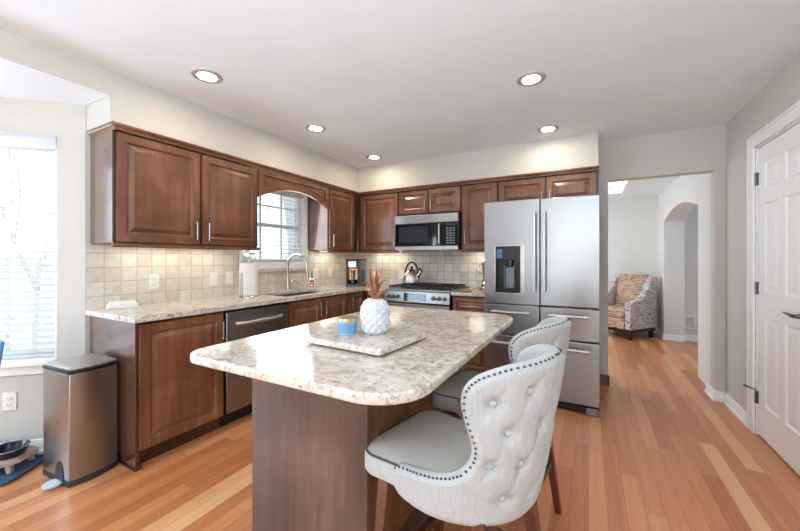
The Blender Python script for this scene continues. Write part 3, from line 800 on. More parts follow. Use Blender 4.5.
plate('outlet on the tile left of the kettle', (-2.17, Y0 - t0, 1.05), 0)
aw = ((9, 402), (-3.246, .749, .346))
plate('duplex outlet low on the angled wall under the tall window', (-3.243, .752, .35), BA)

# ------------------------------------------------------------------ range
rg = thing('gas_range', 'stainless steel slide-in gas range below the microwave', 'range', (-2.043, Y0 - .665, 0))
RW = .785
box(.002, RW - .002, .03, .645, .06, .905).build('body', 'black', rg)
box(.0, RW, .02, .648, .9055, .924).build('cooktop', 'steel', rg, bevel=.004)
c_ = MB(); c_.prism([(.03, .775), (.0, .785), (.012, .9), (.04, .905), (.06, .905), (.06, .775)], .0, RW, 'x'); c_.build('control_panel', 'steel', rg, bevel=.002)
d_ = MB(); d_.prism([(.0035, .8), (-.0005, .8), (.0095, .885), (.0135, .885)], .25, .52, 'x'); d_.build('display', 'blackglass', rg)
for x in (.055, .115, .175, .605, .665, .725):
    k = MB(); k.lathe([(.024, 0), (.024, -.004), (.019, -.008), (.017, -.032), (.012, -.034)], (x, .004, .842), 18, 'y'); k.build('knob', 'steel_dark', rg)
od = box(.004, RW - .004, .0, .028, .235, .765).build('oven_door', 'steel', rg, bevel=.004)
box(.12, RW - .12, -.002, -.0003, .33, .64).build('oven_window', 'blackglass', od)
bar_handle(od, RW / 2, .715, .68, 0, False, .011, 'steel', .05)
dr = box(.004, RW - .004, .003, .028, .065, .225).build('warming_drawer', 'steel', rg, bevel=.004)
box(.03, RW - .03, .05, .6, .001, .0595).build('plinth', 'black', rg)
box(.03, RW - .03, .05, .63, .9245, .929).build('burner_tray', 'black', rg)
for i in range(3):
    g = MB(); x0 = .035 + i * .24; x1 = x0 + .235
    for y in (.06, .34, .62): g.box(x0, x1, y - .007, y + .007, .942, .958)
    for x in (x0 + .007, x0 + .118, x1 - .007): g.box(x - .006, x + .006, .06, .62, .943, .957)
    for x in (x0 + .007, x1 - .007):
        for y in (.062, .34, .618): g.box(x - .006, x + .006, y - .006, y + .006, .9293, .943)
    g.build('grate', 'iron', rg, bevel=.002)
for x, y in ((.15, .2), (.15, .48), (.39, .34), (.63, .2), (.63, .48)):
    k = MB(); k.lathe([(.045, .9292), (.045, .934), (.03, .939), (.028, .941)], (x, y, 0), 18); k.build('burner', 'iron', rg)
# kettle on the grate
kt = thing('tea_kettle', 'steel stovetop kettle with arched black handle on the range', 'kettle', (-1.905, 3.80, .9585))
kt.scale = (1.2, 1.2, 1.12)
k = MB(); k.lathe([(.075, 0), (.088, .008), (.09, .03), (.078, .085), (.055, .125), (.03, .143)], n=28); k.build('body', 'handle', kt)
k = MB(); k.lathe([(.032, .144), (.03, .15), (.012, .156), (.008, .166), (.014, .172), (.014, .182), (.004, .187)], n=18); k.build('lid', 'black', kt)
k = MB(); k.tube([(.065, -.01, .075), (.095, -.015, .105), (.115, -.018, .145)], [.022, .015, .011], 12); k.build('spout', 'chrome', kt)
k = MB(); k.tube([(.09, -.02, .175), (.105, -.018, .145), (.13, -.02, .135)], [.006, .012, .01], 8); k.build('spout_cap', 'black', kt)
pts = [(-.072 * cos(pi * i / 14), 0, .105 + .125 * sin(pi * i / 14)) for i in range(15)]
k = MB(); k.tube(pts, .009, 10); k.build('handle', 'black', kt)

# microwave
mw = thing('microwave', 'stainless steel over-the-range microwave with black glass door', 'microwave', (-2.037, Y0 - .415, 0))
MWW = .785; z0, z1 = 1.36, 1.768
box(.002, MWW - .002, .03, .41, z0, z1 + .018).build('body', 'black', mw, bevel=.003)
box(0, MWW, .0, .03, z1 - .098, z1).build('vent_panel', 'steel', mw, bevel=.004)
md = MB(); md.box(.0, .615, .0, .0295, z0 + .045, z1 - .1); mdo = md.build('door', 'blackglass', mw, bevel=.003)
box(.05, .425, -.0016, -.0003, z0 + .09, z1 - .135).build('window_mesh', 'screen', mdo)
h_ = MB(); h_.tube([(.575, -.001, z0 + .065), (.575, -.03, z0 + .075), (.575, -.03, z1 - .125), (.575, -.001, z1 - .115)], .011, 12); h_.build('handle', 'steel', mdo)
cp = box(.618, MWW, .0, .0295, z0 + .045, z1 - .1).build('control_panel', 'blackglass', mw, bevel=.003)
box(.65, .75, -.0016, -.0003, z1 - .14, z1 - .115).build('display', 'screen', cp)
kb = MB()
for i in range(3):
    for j in range(7): kb.box(.652 + i * .036, .676 + i * .036, -.0018, -.0003, z0 + .07 + j * .027, z0 + .083 + j * .027)
kb.build('keypad', 'steel_dark', cp)
box(0, .615, .0, .03, z0, z0 + .0445).build('lower_trim', 'steel', mw, bevel=.003); box(.618, MWW, 0, .03, z0, z0 + .0445).build('lower_trim', 'steel', mw, bevel=.003)

# ------------------------------------------------------------------ refrigerator
FX = -.838; FW = .918; FY = 3.16
fr = thing('refrigerator', 'tall stainless steel french-door refrigerator with two middle drawers', 'refrigerator', (FX, FY, 0))
box(.004, FW - .004, .085, .84, .06, 1.745).build('body', 'steel_dark', fr, bevel=.004)
xm = .473
def fdoor(name, x0, x1, z0, z1): return box(x0, x1, .0, .078, z0, z1).build(name, 'steel_v', fr, bevel=.006, seg=3)
# left door with a dispenser opening
ox0, ox1, oz0, oz1 = .098, .345, .955, 1.375
dlm = MB(); zt0, zt1 = .862, 1.77
dlm.box(.0, ox0, 0, .078, zt0, zt1); dlm.box(ox1, xm - .004, 0, .078, zt0, zt1); dlm.box(ox0, ox1, 0, .078, zt0, oz0); dlm.box(ox0, ox1, 0, .078, oz1, zt1)
ld = dlm.build('door', 'steel_v', fr, smooth=0)
rd_ = fdoor('door', xm + .004, FW, zt0, zt1)
def pole(par, x, za, zb):
    h = MB(); h.tube([(x, -.05, za), (x, -.05, zb)], .0135, 14)
    for z in (za + .02, zb - .02): h.tube([(x, 0, z), (x, -.05, z)], .0115, 12)
    h.build('handle', 'handle', par)
pole(ld, xm - .036, .985, 1.655); pole(rd_, xm + .042, .985, 1.655)
box(.8, .8005, 0, .001, 1.7, 1.701) if False else None
for nm, a, b_, c1, c2 in (('drawer', .0, xm - .004, .59, .852), ('drawer', xm + .004, FW, .59, .852), ('freezer_drawer', .0, FW, .075, .58)):
    d = fdoor(nm, a, b_, c1, c2)
    h = MB(); zz = c2 - .06; xa, xb = a + .07, b_ - .07
    h.tube([(xa, -.05, zz), (xb, -.05, zz)], .0125, 14)
    for x in (xa + .03, xb - .03): h.tube([(x, 0, zz), (x, -.05, zz)], .0105, 12)
    h.build('handle', 'handle', d)
dp = MB(); q = .012
dp.box(ox0 - .006, ox1 + .006, -.004, .0, oz1 - .004, oz1 + .008); dp.box(ox0 - .006, ox1 + .006, -.004, 0, oz0 - .008, oz0 + .004); dp.box(ox0 - .006, ox0 + .004, -.004, 0, oz0, oz1); dp.box(ox1 - .03, ox1 + .006, -.004, .0, oz0, oz1)
dspf = dp.build('dispenser_frame', 'nickel', ld, bevel=.001)
cv = MB(); cv.box(ox0, ox1, .07, .0775, oz0, oz1); cv.box(ox0, ox0 + .004, .0, .07, oz0, oz1); cv.box(ox1 - .004, ox1, 0, .07, oz0, oz1); cv.box(ox0, ox1, 0, .07, oz0, oz0 + .012); cv.box(ox0, ox1, 0, .07, oz1 - .006, oz1)
cv.box(ox0 + .004, ox1 - .03, .004, .07, oz1 - .12, oz1 - .006)
cv.build('dispenser_recess', 'black', ld)
ns = MB(); ns.tube([(.22, .04, 1.25), (.22, .04, 1.19)], [.03, .018], 12); ns.box(.185, .255, .03, .045, 1.0, 1.18); ns.tube([(.17, .045, .99), (.17, .045, 1.2)], .006, 8); ns.tube([(.26, .045, .99), (.26, .045, 1.2)], .006, 8)
ns.build('dispenser_lever', 'steel_dark', ld)
box(ox0 + .012, ox0 + .06, .002, .0038, oz1 - .11, oz1 - .03).build('dispenser_display', 'bluelight', ld)
gr = MB(); gr.box(.03, FW - .03, .03, .1, .012, .058); gr.build('kick_grille', 'black', fr)
for x in (.0, FW - .11):
    box(x + .005, x + .105, .0, .09, .001, .062).build('foot', 'steel_dark', fr, bevel=.005)

# ------------------------------------------------------------------ island
IX0, IX1, IY0, IY1 = -1.265, -.674, 1.0, 2.08
isl = thing('kitchen_island', 'cherry wood kitchen island base with plain end panel', 'island', ((IX0 + IX1) / 2, (IY0 + IY1) / 2, 0))
hw, hd = (IX1 - IX0) / 2, (IY1 - IY0) / 2
box(-hw + .02, hw - .02, -hd + .021, hd - .02, .001, CT0 - .0005).build('body', 'cherry_dark', isl)
box(-hw, hw, -hd, -hd + .02, .001, CT0 - .0005).build('end_panel', 'panel', isl, bevel=.002)
box(-hw, hw, hd - .0195, hd, .001, CT0 - .0005).build('end_panel', 'panel', isl, bevel=.002)
# seating side faces +x: local frame x' = world y
fm = Matrix.Translation((hw - .0195, -hd + .0205, 0)) @ Matrix.Rotation(radians(90), 4, 'Z')
n = 3; pwid = (2 * hd - .042) / n
for i in range(n):
    m = MB(); ring_panel(m, i * pwid, (i + 1) * pwid, .16, CT0 - .001, -.0195, [(0, .0195), (0, 0), (.05, 0), (.055, .007), (.068, .009), (.076, .009), (.1, .002)])
    m.xf(fm); m.build('side_panel', 'cherry', isl, smooth=0)
m = MB(); sweep([(0, 0), (2 * hd - .042, 0)], [(0, .001), (.045, .001), (.045, .08), (.036, .09), (.036, .125), (.026, .135), (.02, .155), (0, .158)], m); m.xf(fm); m.build('base_molding', 'cherry_dark', isl, smooth=20)
fm2 = Matrix.Translation((-hw + .0195, hd - .0205, 0)) @ Matrix.Rotation(radians(-90), 4, 'Z')
for i in range(n):
    m = MB(); ring_panel(m, i * pwid, (i + 1) * pwid, .1, CT0 - .001, -.0195, [(0, .0195)] + RP); m.xf(fm2); m.build('cabinet_door', 'cherry', isl, smooth=0)
plate('black outlet on the seating side of the island under the overhang', (IX1 + .0, 1.60, .68), radians(90), mat='black')
def rrect(x0, x1, y0, y1, r, n=10):
    """r: radii of (x0,y0),(x1,y0),(x1,y1),(x0,y1)"""
    P = []
    for (cx, cy_, a0, rr) in ((x0 + r[0], y0 + r[0], 180, r[0]), (x1 - r[1], y0 + r[1], 270, r[1]), (x1 - r[2], y1 - r[2], 0, r[2]), (x0 + r[3], y1 - r[3], 90, r[3])):
        for i in range(n + 1): a = radians(a0 + 90 * i / n); P.append((cx + rr * cos(a), cy_ + rr * sin(a)))
    return P
it = MB(); it.prism(rrect(-1.323, -.384, .731, 2.205, (.09, .16, .14, .09), 12), CT0, CT1)
tag(it.build('island_countertop', 'granite', None, bevel=.008, seg=3), 'large polished granite slab with rounded corners topping the island', 'countertop')

# granite tray with candle and pineapple
ta = atan2(1.013 - 1.038, -.613 + .972)
tc = ((-.972 - .613 - .621 - 1.035) / 4, (1.038 + 1.013 + 1.335 + 1.401) / 4)
ty = thing('granite_tray', 'granite serving slab on small feet lying on the island', 'tray', (tc[0], tc[1], CT1), ta)
box(-.19, .19, -.165, .165, .008, .032).build('slab', 'granite', ty, bevel=.002)
for sx in (-.15, .15):
    for sy in (-.125, .125):
        f = MB(); f.lathe([(.012, .0005), (.013, .004), (.013, .0078)], (sx, sy, 0), 12); f.build('foot', 'rubber', ty)
TZ = CT1 + .0322
cn = thing('candle', 'small blue candle jar with gold lid on the granite slab', 'candle', (-.885, 1.165, TZ))
k = MB(); k.lathe([(.036, .0), (.039, .004), (.039, .052), (.037, .0535)], n=32); k.build('jar', 'pale_blue', cn)
k = MB(); k.lathe([(.0394, .008), (.0394, .048)], n=32); k.build('label_band', 'blue_label', cn)
k = MB(); k.lathe([(.0385, .054), (.0405, .0555), (.0405, .066), (.039, .068)], n=32); k.build('lid', 'gold', cn)

pa = thing('ceramic_pineapple', 'white ceramic pineapple with copper leaves on the granite slab', 'ornament', (-.79, 1.232, TZ))
rows = []; NR, NA = 64, 96
def prad(t): return .0635 * (max(0.0, 1 - abs((t - .46) / .56) ** 2.5)) ** .5 if t < .99 else .012
for i in range(NR + 1):
    t = .02 + .955 * i / NR; z = .152 * (t - .02); r0 = max(.012, .0625 * (1 - abs((t - .47) / .58) ** 2.6) ** .5)
    row = []
    for k in range(NA):
        q = 2 * pi * k / NA; u = q * 5 / pi; w = t * 4.6
        d = max(0, (1 - abs(((u + w) % 1) * 2 - 1)) ) * 1; e = max(0, (1 - abs(((u - w) % 1) * 2 - 1)))
        h = min(d, e); fade = min(1, t / .1, (1 - t) / .1)
        rr = r0 + .0075 * min(1, h * 1.9) * max(0, fade) - .005
        row.append((rr * cos(q), rr * sin(q), z))
    rows.append(row)
m = MB(); m.grid(rows, closed=True); m.add(rows[0], [tuple(range(NA))]); m.add(rows[-1], [tuple(range(NA))]); m.build('fruit', 'ceramic', pa, smooth=60)
rdm = random.Random(2)
for i in range(21):
    ring = i // 7; a = i * 2.39996; l = (.064, .088, .105)[min(2, ring)] * rdm.uniform(.9, 1.1); z0 = .138 + ring * .016
    out = (.034, .024, .01)[min(2, ring)]; curl = (.016, .014, .012)[min(2, ring)]
    rows = []
    for j in range(7):
        t = j / 6; rad = .008 + out * t ** 1.2 + curl * t * t; z = z0 + l * t - (.026, .02, .01)[min(2, ring)] * t ** 4; wd = .0095 * (1 - t) ** .7 * (1 + .8 * t) + .0006
        cx, cy_ = rad * cos(a), rad * sin(a); nx, ny = -sin(a), cos(a)
        rows.append([(cx - nx * wd, cy_ - ny * wd, z), (cx + cos(a) * .004 * (1 - t), cy_ + sin(a) * .004 * (1 - t), z - .003), (cx + nx * wd, cy_ + ny * wd, z), (cx - cos(a) * .001, cy_ - sin(a) * .001, z + .002)])
    m = MB(); m.grid(rows, closed=True); m.add(rows[0], [(0, 1, 2, 3)]); m.add(rows[-1], [(0, 1, 2, 3)]); m.build('leaf', 'copper', pa, smooth=50)

# ------------------------------------------------------------------ bar stools
SM = [(.526, .80), (.531, .90), (.538, .965), (.55, .995), (.56, 1.0), (.57, 1.0), (.58, .995), (.59, .975), (.598, .93), (.604, .84), (.610, .74), (.620, .63), (.635, .54), (.655, .48), (.68, .44), (.705, .415), (.73, .404), (.755, .408),
      (.78, .422), (.805, .44), (.83, .456), (.855, .468), (.878, .472), (.898, .466), (.914, .45), (.927, .425), (.938, .39), (.948, .345), (.956, .30), (.962, .24), (.967, .18), (.971, .12), (.974, .06), (.976, .02)]
SMF = []
for a, b_ in zip(SM[:-1], SM[1:]):
    nsub = max(1, int(round(max((b_[0] - a[0]) / .008, abs(b_[1] - a[1]) / .09))))
    for q in range(nsub): SMF.append((a[0] + (b_[0] - a[0]) * q / nsub, a[1] + (b_[1] - a[1]) * q / nsub))
SMF.append(SM[-1])
I0 = next(i for i, v in enumerate(SMF) if v[0] > .588)
def shell_pt(s, z, off=0):
    """local x towards the back; s in -1..1 around the U"""
    u = min(1, max(0, (z - .51) / .46)); A = .248 + .076 * u ** .8 - off; Wd = .214 + .032 * min(1, u * 2.0) - off
    a = abs(s)
    if a <= .7:
        th = a / .7 * pi / 2; x = A * cos(th); y = Wd * sin(th) ** .92
    else: x = -(a - .7) / .3 * .115; y = Wd - .012 * (a - .7) / .3
    z2 = z + (.034 * (1 - a) - .012) * min(1, max(0, (.60 - z) / .07))
    return Vector((x, y if s >= 0 else -y, z2))
BTN = [(a, .64 + (z - .64) * 1.2) for a, z in [(0, .86), (.19, .86), (-.19, .86), (.37, .835), (-.37, .835), (.095, .775), (-.095, .775), (.285, .77), (-.285, .77), (0, .69), (.19, .69), (-.19, .69), (.36, .69), (-.36, .69), (.095, .61), (-.095, .61), (.28, .61), (-.28, .61)]]
def make_stool(label, loc, rotz):
    r = thing('bar_stool', label, 'bar stool', loc, rotz, 'tufted bar stools at the island')
    NS = 132; outer = []; inner = []; mid = []; T = .05
    for z, sm in SMF:
        ro, ri = [], []
        for k in range(NS + 1):
            s = -sm + 2 * sm * k / NS
            p = shell_pt(s, z); nrm = (shell_pt(s, z) - shell_pt(s, z, .01)).normalized()
            d = 0; L_ = .36
            for (bs_, bz) in BTN:
                dx = (s - bs_) * L_ * 1.55; dz_ = z - bz; q = sqrt(dx * dx + dz_ * dz_)
                d = max(d, .022 * math.exp(-(q / .02) ** 2))
                # creases running to the four diagonal neighbours
                for ux, uz in ((.056, .095), (-.056, .095), (.056, -.095), (-.056, -.095)):
                    ln = sqrt(ux * ux + uz * uz); t = (dx * ux + dz_ * uz) / ln
                    if 0 < t < ln * .55:
                        e = abs(dx * uz - dz_ * ux) / ln; d = max(d, .011 * (1 - t / (ln * .55)) * math.exp(-(e / .007) ** 2))
            ro.append(p - nrm * d); ri.append(shell_pt(s, z, T))
        outer.append(ro); inner.append(ri)
    m = MB(); nr = len(SMF); nc = NS + 1
    for R_ in outer: m.v += [tuple(p) for p in R_]
    for R_ in inner: m.v += [tuple(p) for p in R_]
    O = lambda i, k: i * nc + k
    I = lambda i, k: nr * nc + i * nc + k
    for i in range(nr - 1):
        for k in range(NS):
            m.f.append((O(i, k), O(i, k + 1), O(i + 1, k + 1), O(i + 1, k))); m.f.append((I(i, k), I(i + 1, k), I(i + 1, k + 1), I(i, k + 1)))
    loop = [(0, k) for k in range(nc)] + [(i, NS) for i in range(1, nr)] + [(nr - 1, k) for k in range(NS - 1, -1, -1)] + [(i, 0) for i in range(nr - 2, 0, -1)]
    # rounded rim: intermediate loop pushed outwards
    cen = [0] * 0
    base = len(m.v); nl = len(loop)
    def rimdir(j):
        a, b_ = loop[j - 1], loop[(j + 1) % nl]; i, k = loop[j]
        t = (outer[b_[0]][b_[1]] - outer[a[0]][a[1]]); w = (outer[i][k] - inner[i][k])
        q = t.cross(w); return q.normalized() if q.length > 1e-9 else Vector((0, 0, 1))
    rd0 = [rimdir(j) for j in range(nl)]
    # orientation: bottom loop should point down
    sgn = -1 if rd0[NS // 2].z > 0 else 1
    for (u, o_) in ((.22, .016), (.5, .023), (.78, .016)):
        for j, (i, k) in enumerate(loop):
            dd_ = Vector((0, 0, 0))
            for w_ in range(-4, 5): dd_ += rd0[(j + w_) % nl]
            dd_.normalize()
            m.v.append(tuple(outer[i][k].lerp(inner[i][k], u) + dd_ * sgn * o_))
    for j in range(nl):
        j2 = (j + 1) % nl; a = O(*loop[j]); b_ = O(*loop[j2]); ia = I(*loop[j]); ib = I(*loop[j2])
        ch = [(a, b_), (base + j, base + j2), (base + nl + j, base + nl + j2), (base + 2 * nl + j, base + 2 * nl + j2), (ia, ib)]
        for q in range(4): m.f.append((ch[q][0], ch[q][1], ch[q + 1][1], ch[q + 1][0]))
    m.mi = [0] * len(m.f)
    back = m.build('backrest', 'fabric', r, smooth=80)
    # nailheads along the top and front rim of the shell
    nm = MB(); path = []
    for j, (i, k) in enumerate(loop):
        if i >= I0: path.append((outer[i][k] * .86 + inner[i][k] * .14, rd0[j] * sgn))
    acc = 0; last = None
    ups = [(i, 0) for i in range(I0, nr)] + [(nr - 1, k) for k in range(1, NS)] + [(i, NS) for i in range(nr - 1, I0 - 1, -1)]
    prev = None; acc = .014; strip = []
    for (i, k) in ups:
        p = outer[i][k]; o_ = p.lerp(inner[i][k], .2)
        j = loop.index((i, k)); dd_ = Vector((0, 0, 0))
        for w_ in range(-4, 5): dd_ += rd0[(j + w_) % nl]
        dd_.normalize(); q = o_ + dd_ * sgn * .0145
        if prev is not None:
            seg_ = (q - prev).length; acc += seg_
            if seg_ > .014:
                cnt = int(seg_ / .013)
                for c in range(1, cnt): 
                    w = prev.lerp(q, c / cnt); nm.lathe([(.0001, -.0036), (.0036, -.0024), (.0046, 0), (.0036, .0024), (.0001, .0036)], tuple(w), 8)
        strip.append(tuple(o_ + dd_ * sgn * .0125))
        if acc >= .0115:
            nm.lathe([(.0001, -.0036), (.0036, -.0024), (.0046, 0), (.0036, .0024), (.0001, .0036)], tuple(q), 8); acc = 0
        prev = q
    nm.tube(strip, .0011, 6); nm.build('nailhead_trim', 'nail', back, smooth=60)
    for (bs_, bz) in BTN:
        p = shell_pt(bs_, bz); nrm = (shell_pt(bs_, bz) - shell_pt(bs_, bz, .01)).normalized(); c = p - nrm * .0175
        b = MB(); b.lathe([(.011, 0), (.0115, .003), (.008, .0065), (.0005, .0075)], (0, 0, 0), 14)
        b.xf(Matrix.Translation(c) @ nrm.to_track_quat('Z', 'Y').to_matrix().to_4x4()); b.build('button', 'fabric', back, smooth=60)
    # seat cushion
    def plan(ins, n=8):
        P = []
        hw_ = .214 - ins
        fx = -.287 + ins; rr = .075 - ins * .5
        for (cx, cy_, a0) in ((fx + rr, -hw_ + rr, 180),):
            for i in range(n + 1): a = radians(270 - 90 * i / n); P.append((cx + rr * cos(a), cy_ + rr * sin(a)))
        for i in range(n + 1): a = radians(180 - 90 * i / n); P.append((fx + rr + rr * cos(a), hw_ - rr + rr * sin(a)))
        for i in range(1, 12):
            th = pi / 2 - pi * i / 12; P.append((.02 + (.168 - ins) * cos(th), hw_ * .9 * sin(th)))
        return P
    st_ = MB(); rows = []
    for ins, z in ((.02, .535), (.004, .538), (0, .545), (0, .592), (.004, .603), (.012, .61), (.04, .62), (.09, .628), (.14, .631)):
        rows.append([(x, y, z) for x, y in plan(ins)])
    st_.grid(rows, closed=True); nP = len(rows[0]); st_.add(rows[0], [tuple(range(nP))]); st_.add(rows[-1], [tuple(range(nP))])
    # side band in shell cloth, top in darker cloth
    st_.mi = [0 if (fi // nP) < 4 else 1 for fi in range((len(rows) - 1) * nP)] + [0, 1]
    seat = st_.build('seat', ['fabric', 'seat'], r, smooth=50)
    pp = MB(); pl_ = [(x, y, .606) for x, y in plan(.003)]; pp.tube(pl_[:len(pl_)] + [pl_[0]], .0038, 8); pp.build('piping', 'piping', seat)
    MBx = MB(); MBx.box(-.2, .17, -.17, .17, .505, .5345); MBx.build('seat_frame', 'legwood', r)
    for (tx, ty_, bx_, by) in ((-.185, .165, -.22, .20), (-.185, -.165, -.22, -.20), (.17, .145, .235, .185), (.17, -.145, .235, -.185)):
        MB().taper((bx_, by, .001), (tx, ty_, .52), .028, .044).build('leg', 'legwood', r, bevel=.003)
    def lerp(a, b_, z): t = z / .52; return (a[0] + (b_[0] - a[0]) * t, a[1] + (b_[1] - a[1]) * t)
    fl, flt, bl_, blt = (-.22, .20), (-.185, .165), (.235, .185), (.17, .145)
    for z, kind in ((.18, 'f'), (.25, 's'), (.25, 'b')):
        f_ = lerp(fl, flt, z); b_ = lerp(bl_, blt, z)
        if kind == 'f': box(f_[0] - .012, f_[0] + .012, -f_[1], f_[1], z - .016, z + .016).build('footrest', 'legwood', r, bevel=.002)
        elif kind == 'b': box(b_[0] - .01, b_[0] + .01, -b_[1], b_[1], z - .014, z + .014).build('stretcher', 'legwood', r, bevel=.002)
        else:
            for sg in (1, -1):
                q = MB(); d = .01
                q.add([(f_[0], sg * f_[1] - d, z - .014), (f_[0], sg * f_[1] + d, z - .014), (f_[0], sg * f_[1] + d, z + .014), (f_[0], sg * f_[1] - d, z + .014),
                       (b_[0], sg * b_[1] - d, z - .014), (b_[0], sg * b_[1] + d, z - .014), (b_[0], sg * b_[1] + d, z + .014), (b_[0], sg * b_[1] - d, z + .014)],
                      [(0, 1, 2, 3), (4, 5, 6, 7), (0, 1, 5, 4), (1, 2, 6, 5), (2, 3, 7, 6), (3, 0, 4, 7)]); q.build('stretcher', 'legwood', r, bevel=.002)
    return r
stool = make_stool('tufted linen bar stool with nailhead trim nearest the camera', (-.385, 1.135, 0), radians(-11))
dup(stool, (-.39, 1.735, 0), radians(-8), 'tufted linen bar stool mostly hidden behind the nearer stool')

# ------------------------------------------------------------------ counter items
pt = thing('paper_towel_holder', 'roll of white paper towels on an upright holder left of the faucet', 'paper towels', (-2.72, 2.115, CT1))
k = MB(); k.lathe([(.085, .0005), (.085, .008), (.08, .013), (.01, .015)], n=32); k.build('base', 'nickel', pt)
k = MB(); k.tube([(0, 0, .014), (0, 0, .32)], .006, 10); k.lathe([(.004, .318), (.011, .325), (.011, .332), (.003, .338)], n=12); k.tube([(.0, -.082, .012), (0, -.083, .2), (.01, -.08, .225), (.02, -.083, .2), (.02, -.082, .012)], .0028, 8); k.build('post', 'nickel', pt)
k = MB(); n = 40; v = []
pr = [(.021, .016), (.077, .016), (.0785, .02), (.0785, .294), (.077, .298), (.021, .298)]
for rr, z in pr: 
    for i in range(n): q = 2 * pi * i / n; v.append((rr * cos(q), rr * sin(q), z))
f = []
for i in range(len(pr)):
    for q in range(n): j = (i + 1) % len(pr); f.append((i * n + q, i * n + (q + 1) % n, j * n + (q + 1) % n, j * n + q))
k.add(v, f); k.build('paper_roll', 'paper', pt)
nk = thing('tissue_pack', 'white plastic-wrapped pack of napkins on the end of the counter', 'napkin pack', (-2.85, 1.195, CT1), radians(64))
rows = []
rdm = random.Random(9)
for i in range(17):
    t = i / 16; x = -.085 + .17 * t; e = min(1, t / .09, (1 - t) / .09) ** .5 if 0 < t < 1 else .25
    row = []
    for (yy, zz) in ((-.045, .001), (.045, .001), (.052, .012), (.05, .038), (.042, .047), (.0, .05), (-.042, .047), (-.05, .038), (-.052, .012)):
        row.append((x, yy * (.8 + .2 * e) + rdm.uniform(-.0015, .0015), .001 + (zz - .001) * (.25 + .75 * e) + rdm.uniform(0, .003) * (zz > .002)))
    rows.append(row)
m = MB(); m.grid(rows, closed=True); m.add(rows[0], [tuple(range(9))]); m.add(rows[-1], [tuple(range(9))])
m.build('wrapped_stack', 'paper', nk, smooth=30)
m = MB(); m.box(-.06, .06, -.012, .012, .0505, .054); m.build('flap', 'white', nk, bevel=.002)
sp = thing('soap_bottle', 'white hand soap bottle with black pump and red label by the sink', 'soap bottle', (-2.66, 2.83 + .2, CT1), radians(35))
sp.location = (-2.77, 2.99, CT1)
k = MB(); k.prism(rrect(-.035, .035, -.022, .022, (.015,) * 4, 6), .001, .12); k.prism(rrect(-.03, .03, -.018, .018, (.013,) * 4, 6), .12, .132); k.build('body', 'white', sp, bevel=.005)
k = MB(); k.lathe([(.013, .1325), (.013, .15), (.005, .152), (.005, .172)], n=16); k.box(-.012, .012, -.038, .01, .1725, .184); k.build('pump', 'black', sp, bevel=.002)
k = MB(); k.box(-.026, .026, -.0232, -.0222, .02, .075); kk = k.build('label', 'red', sp)
k = MB(); k.box(-.024, .024, -.0232, -.0222, .082, .1); k.build('label_strip', 'rubber', sp)
k = MB(); k.lathe([(.014, -.0242), (.014, -.0233)], (.0, 0, .045), 16, 'y'); k.build('label_mark', 'white', kk)

# coffee maker
cf = thing('coffee_maker', 'black and steel coffee maker with water tank in the counter corner', 'coffee maker', (-2.64, 3.405, CT1), radians(29))
cf.location = (-2.645, 3.45, CT1)
k = MB(); k.box(0, .255, .0, .2, .001, .03); k.box(.0, .16, .11, .2, .03, .34); k.box(0, .02, .0, .2, .03, .34); k.box(.145, .163, .0, .2, .03, .34); k.box(0, .163, 0, .2, .325, .345); k.build('housing', 'coffee', cf, bevel=.003)
k = MB(); k.box(.021, .144, -.006, .109, .225, .324); k.build('brew_head', 'black', cf, bevel=.004)
k = MB(); k.box(.035, .13, -.0085, -.0063, .24, .312); k.build('control_panel', 'nickel', cf, bevel=.001)
k = MB(); k.lathe([(.048, .031), (.052, .036), (.052, .07), (.045, .085)], (.083, .05, 0), 24); k.build('carafe', 'blackglass', cf)
k = MB(); k.tube([(.083, .05, .086), (.083, .05, .17), (.083, .05, .2)], [.016, .018, .03], 14); k.build('drip_spout', 'nickel', cf)
k = MB(); k.box(.025, .14, .1, .1095, .03, .225); k.build('back_plate', 'copper', cf)
k = MB(); k.box(.17, .252, .02, .18, .031, .325); k.build('water_tank', 'clear', cf, bevel=.004)
k = MB(); k.box(.185, .237, .012, .0195, .05, .2); k.build('filter_holder', 'black', cf, bevel=.002)
k = MB(); k.box(.168, .254, .015, .185, .3255, .342); k.build('tank_lid', 'black', cf, bevel=.003)

# blender beside the refrigerator
mx = thing('blender', 'small chrome appliance with clear jar half hidden beside the refrigerator', 'blender', (-.965, 3.80, CT1))
k = MB(); k.prism(rrect(-.09, .09, -.1, .1, (.03,) * 4, 6), .001, .035); k.build('base', 'chrome', mx, bevel=.006)
k = MB(); k.lathe([(.075, .036), (.08, .05), (.07, .1), (.055, .13), (.03, .135)], n=24); k.build('motor_housing', 'chrome', mx)
k = MB(); k.lathe([(.05, .136), (.055, .15), (.068, .25), (.07, .3)], n=24); k.build('jar', 'clear', mx)
k = MB(); k.lathe([(.071, .3005), (.071, .318), (.05, .335), (.02, .345)], n=24); k.build('lid', 'chrome', mx)
k = MB(); k.tube([(-.07, 0, .28), (-.11, 0, .27), (-.11, 0, .19), (-.062, 0, .175)], .009, 8); k.build('handle', 'chrome', mx)
sr_ = thing('spoon_rest', 'wooden spoon lying in a small tan rest right of the range', 'spoon rest', (-1.13, 3.55, CT1), radians(35))
k = MB(); k.lathe([(.045, .001), (.055, .006), (.06, .014), (.054, .012), (.04, .006), (.002, .005)], n=24); k.build('dish', 'spoonwood', sr_)
sp2 = thing('wooden_spoon', 'wooden spoon resting across the tan dish by the range', 'spoon', (-1.13, 3.55, CT1 + .0145), radians(25))
k = MB(); k.tube([(-.03, 0, .006), (.06, .0, .012), (.16, 0, .02)], [.006, .005, .005], 8); k.build('stick', 'spoonwood', sp2)
k = MB(); rows = []
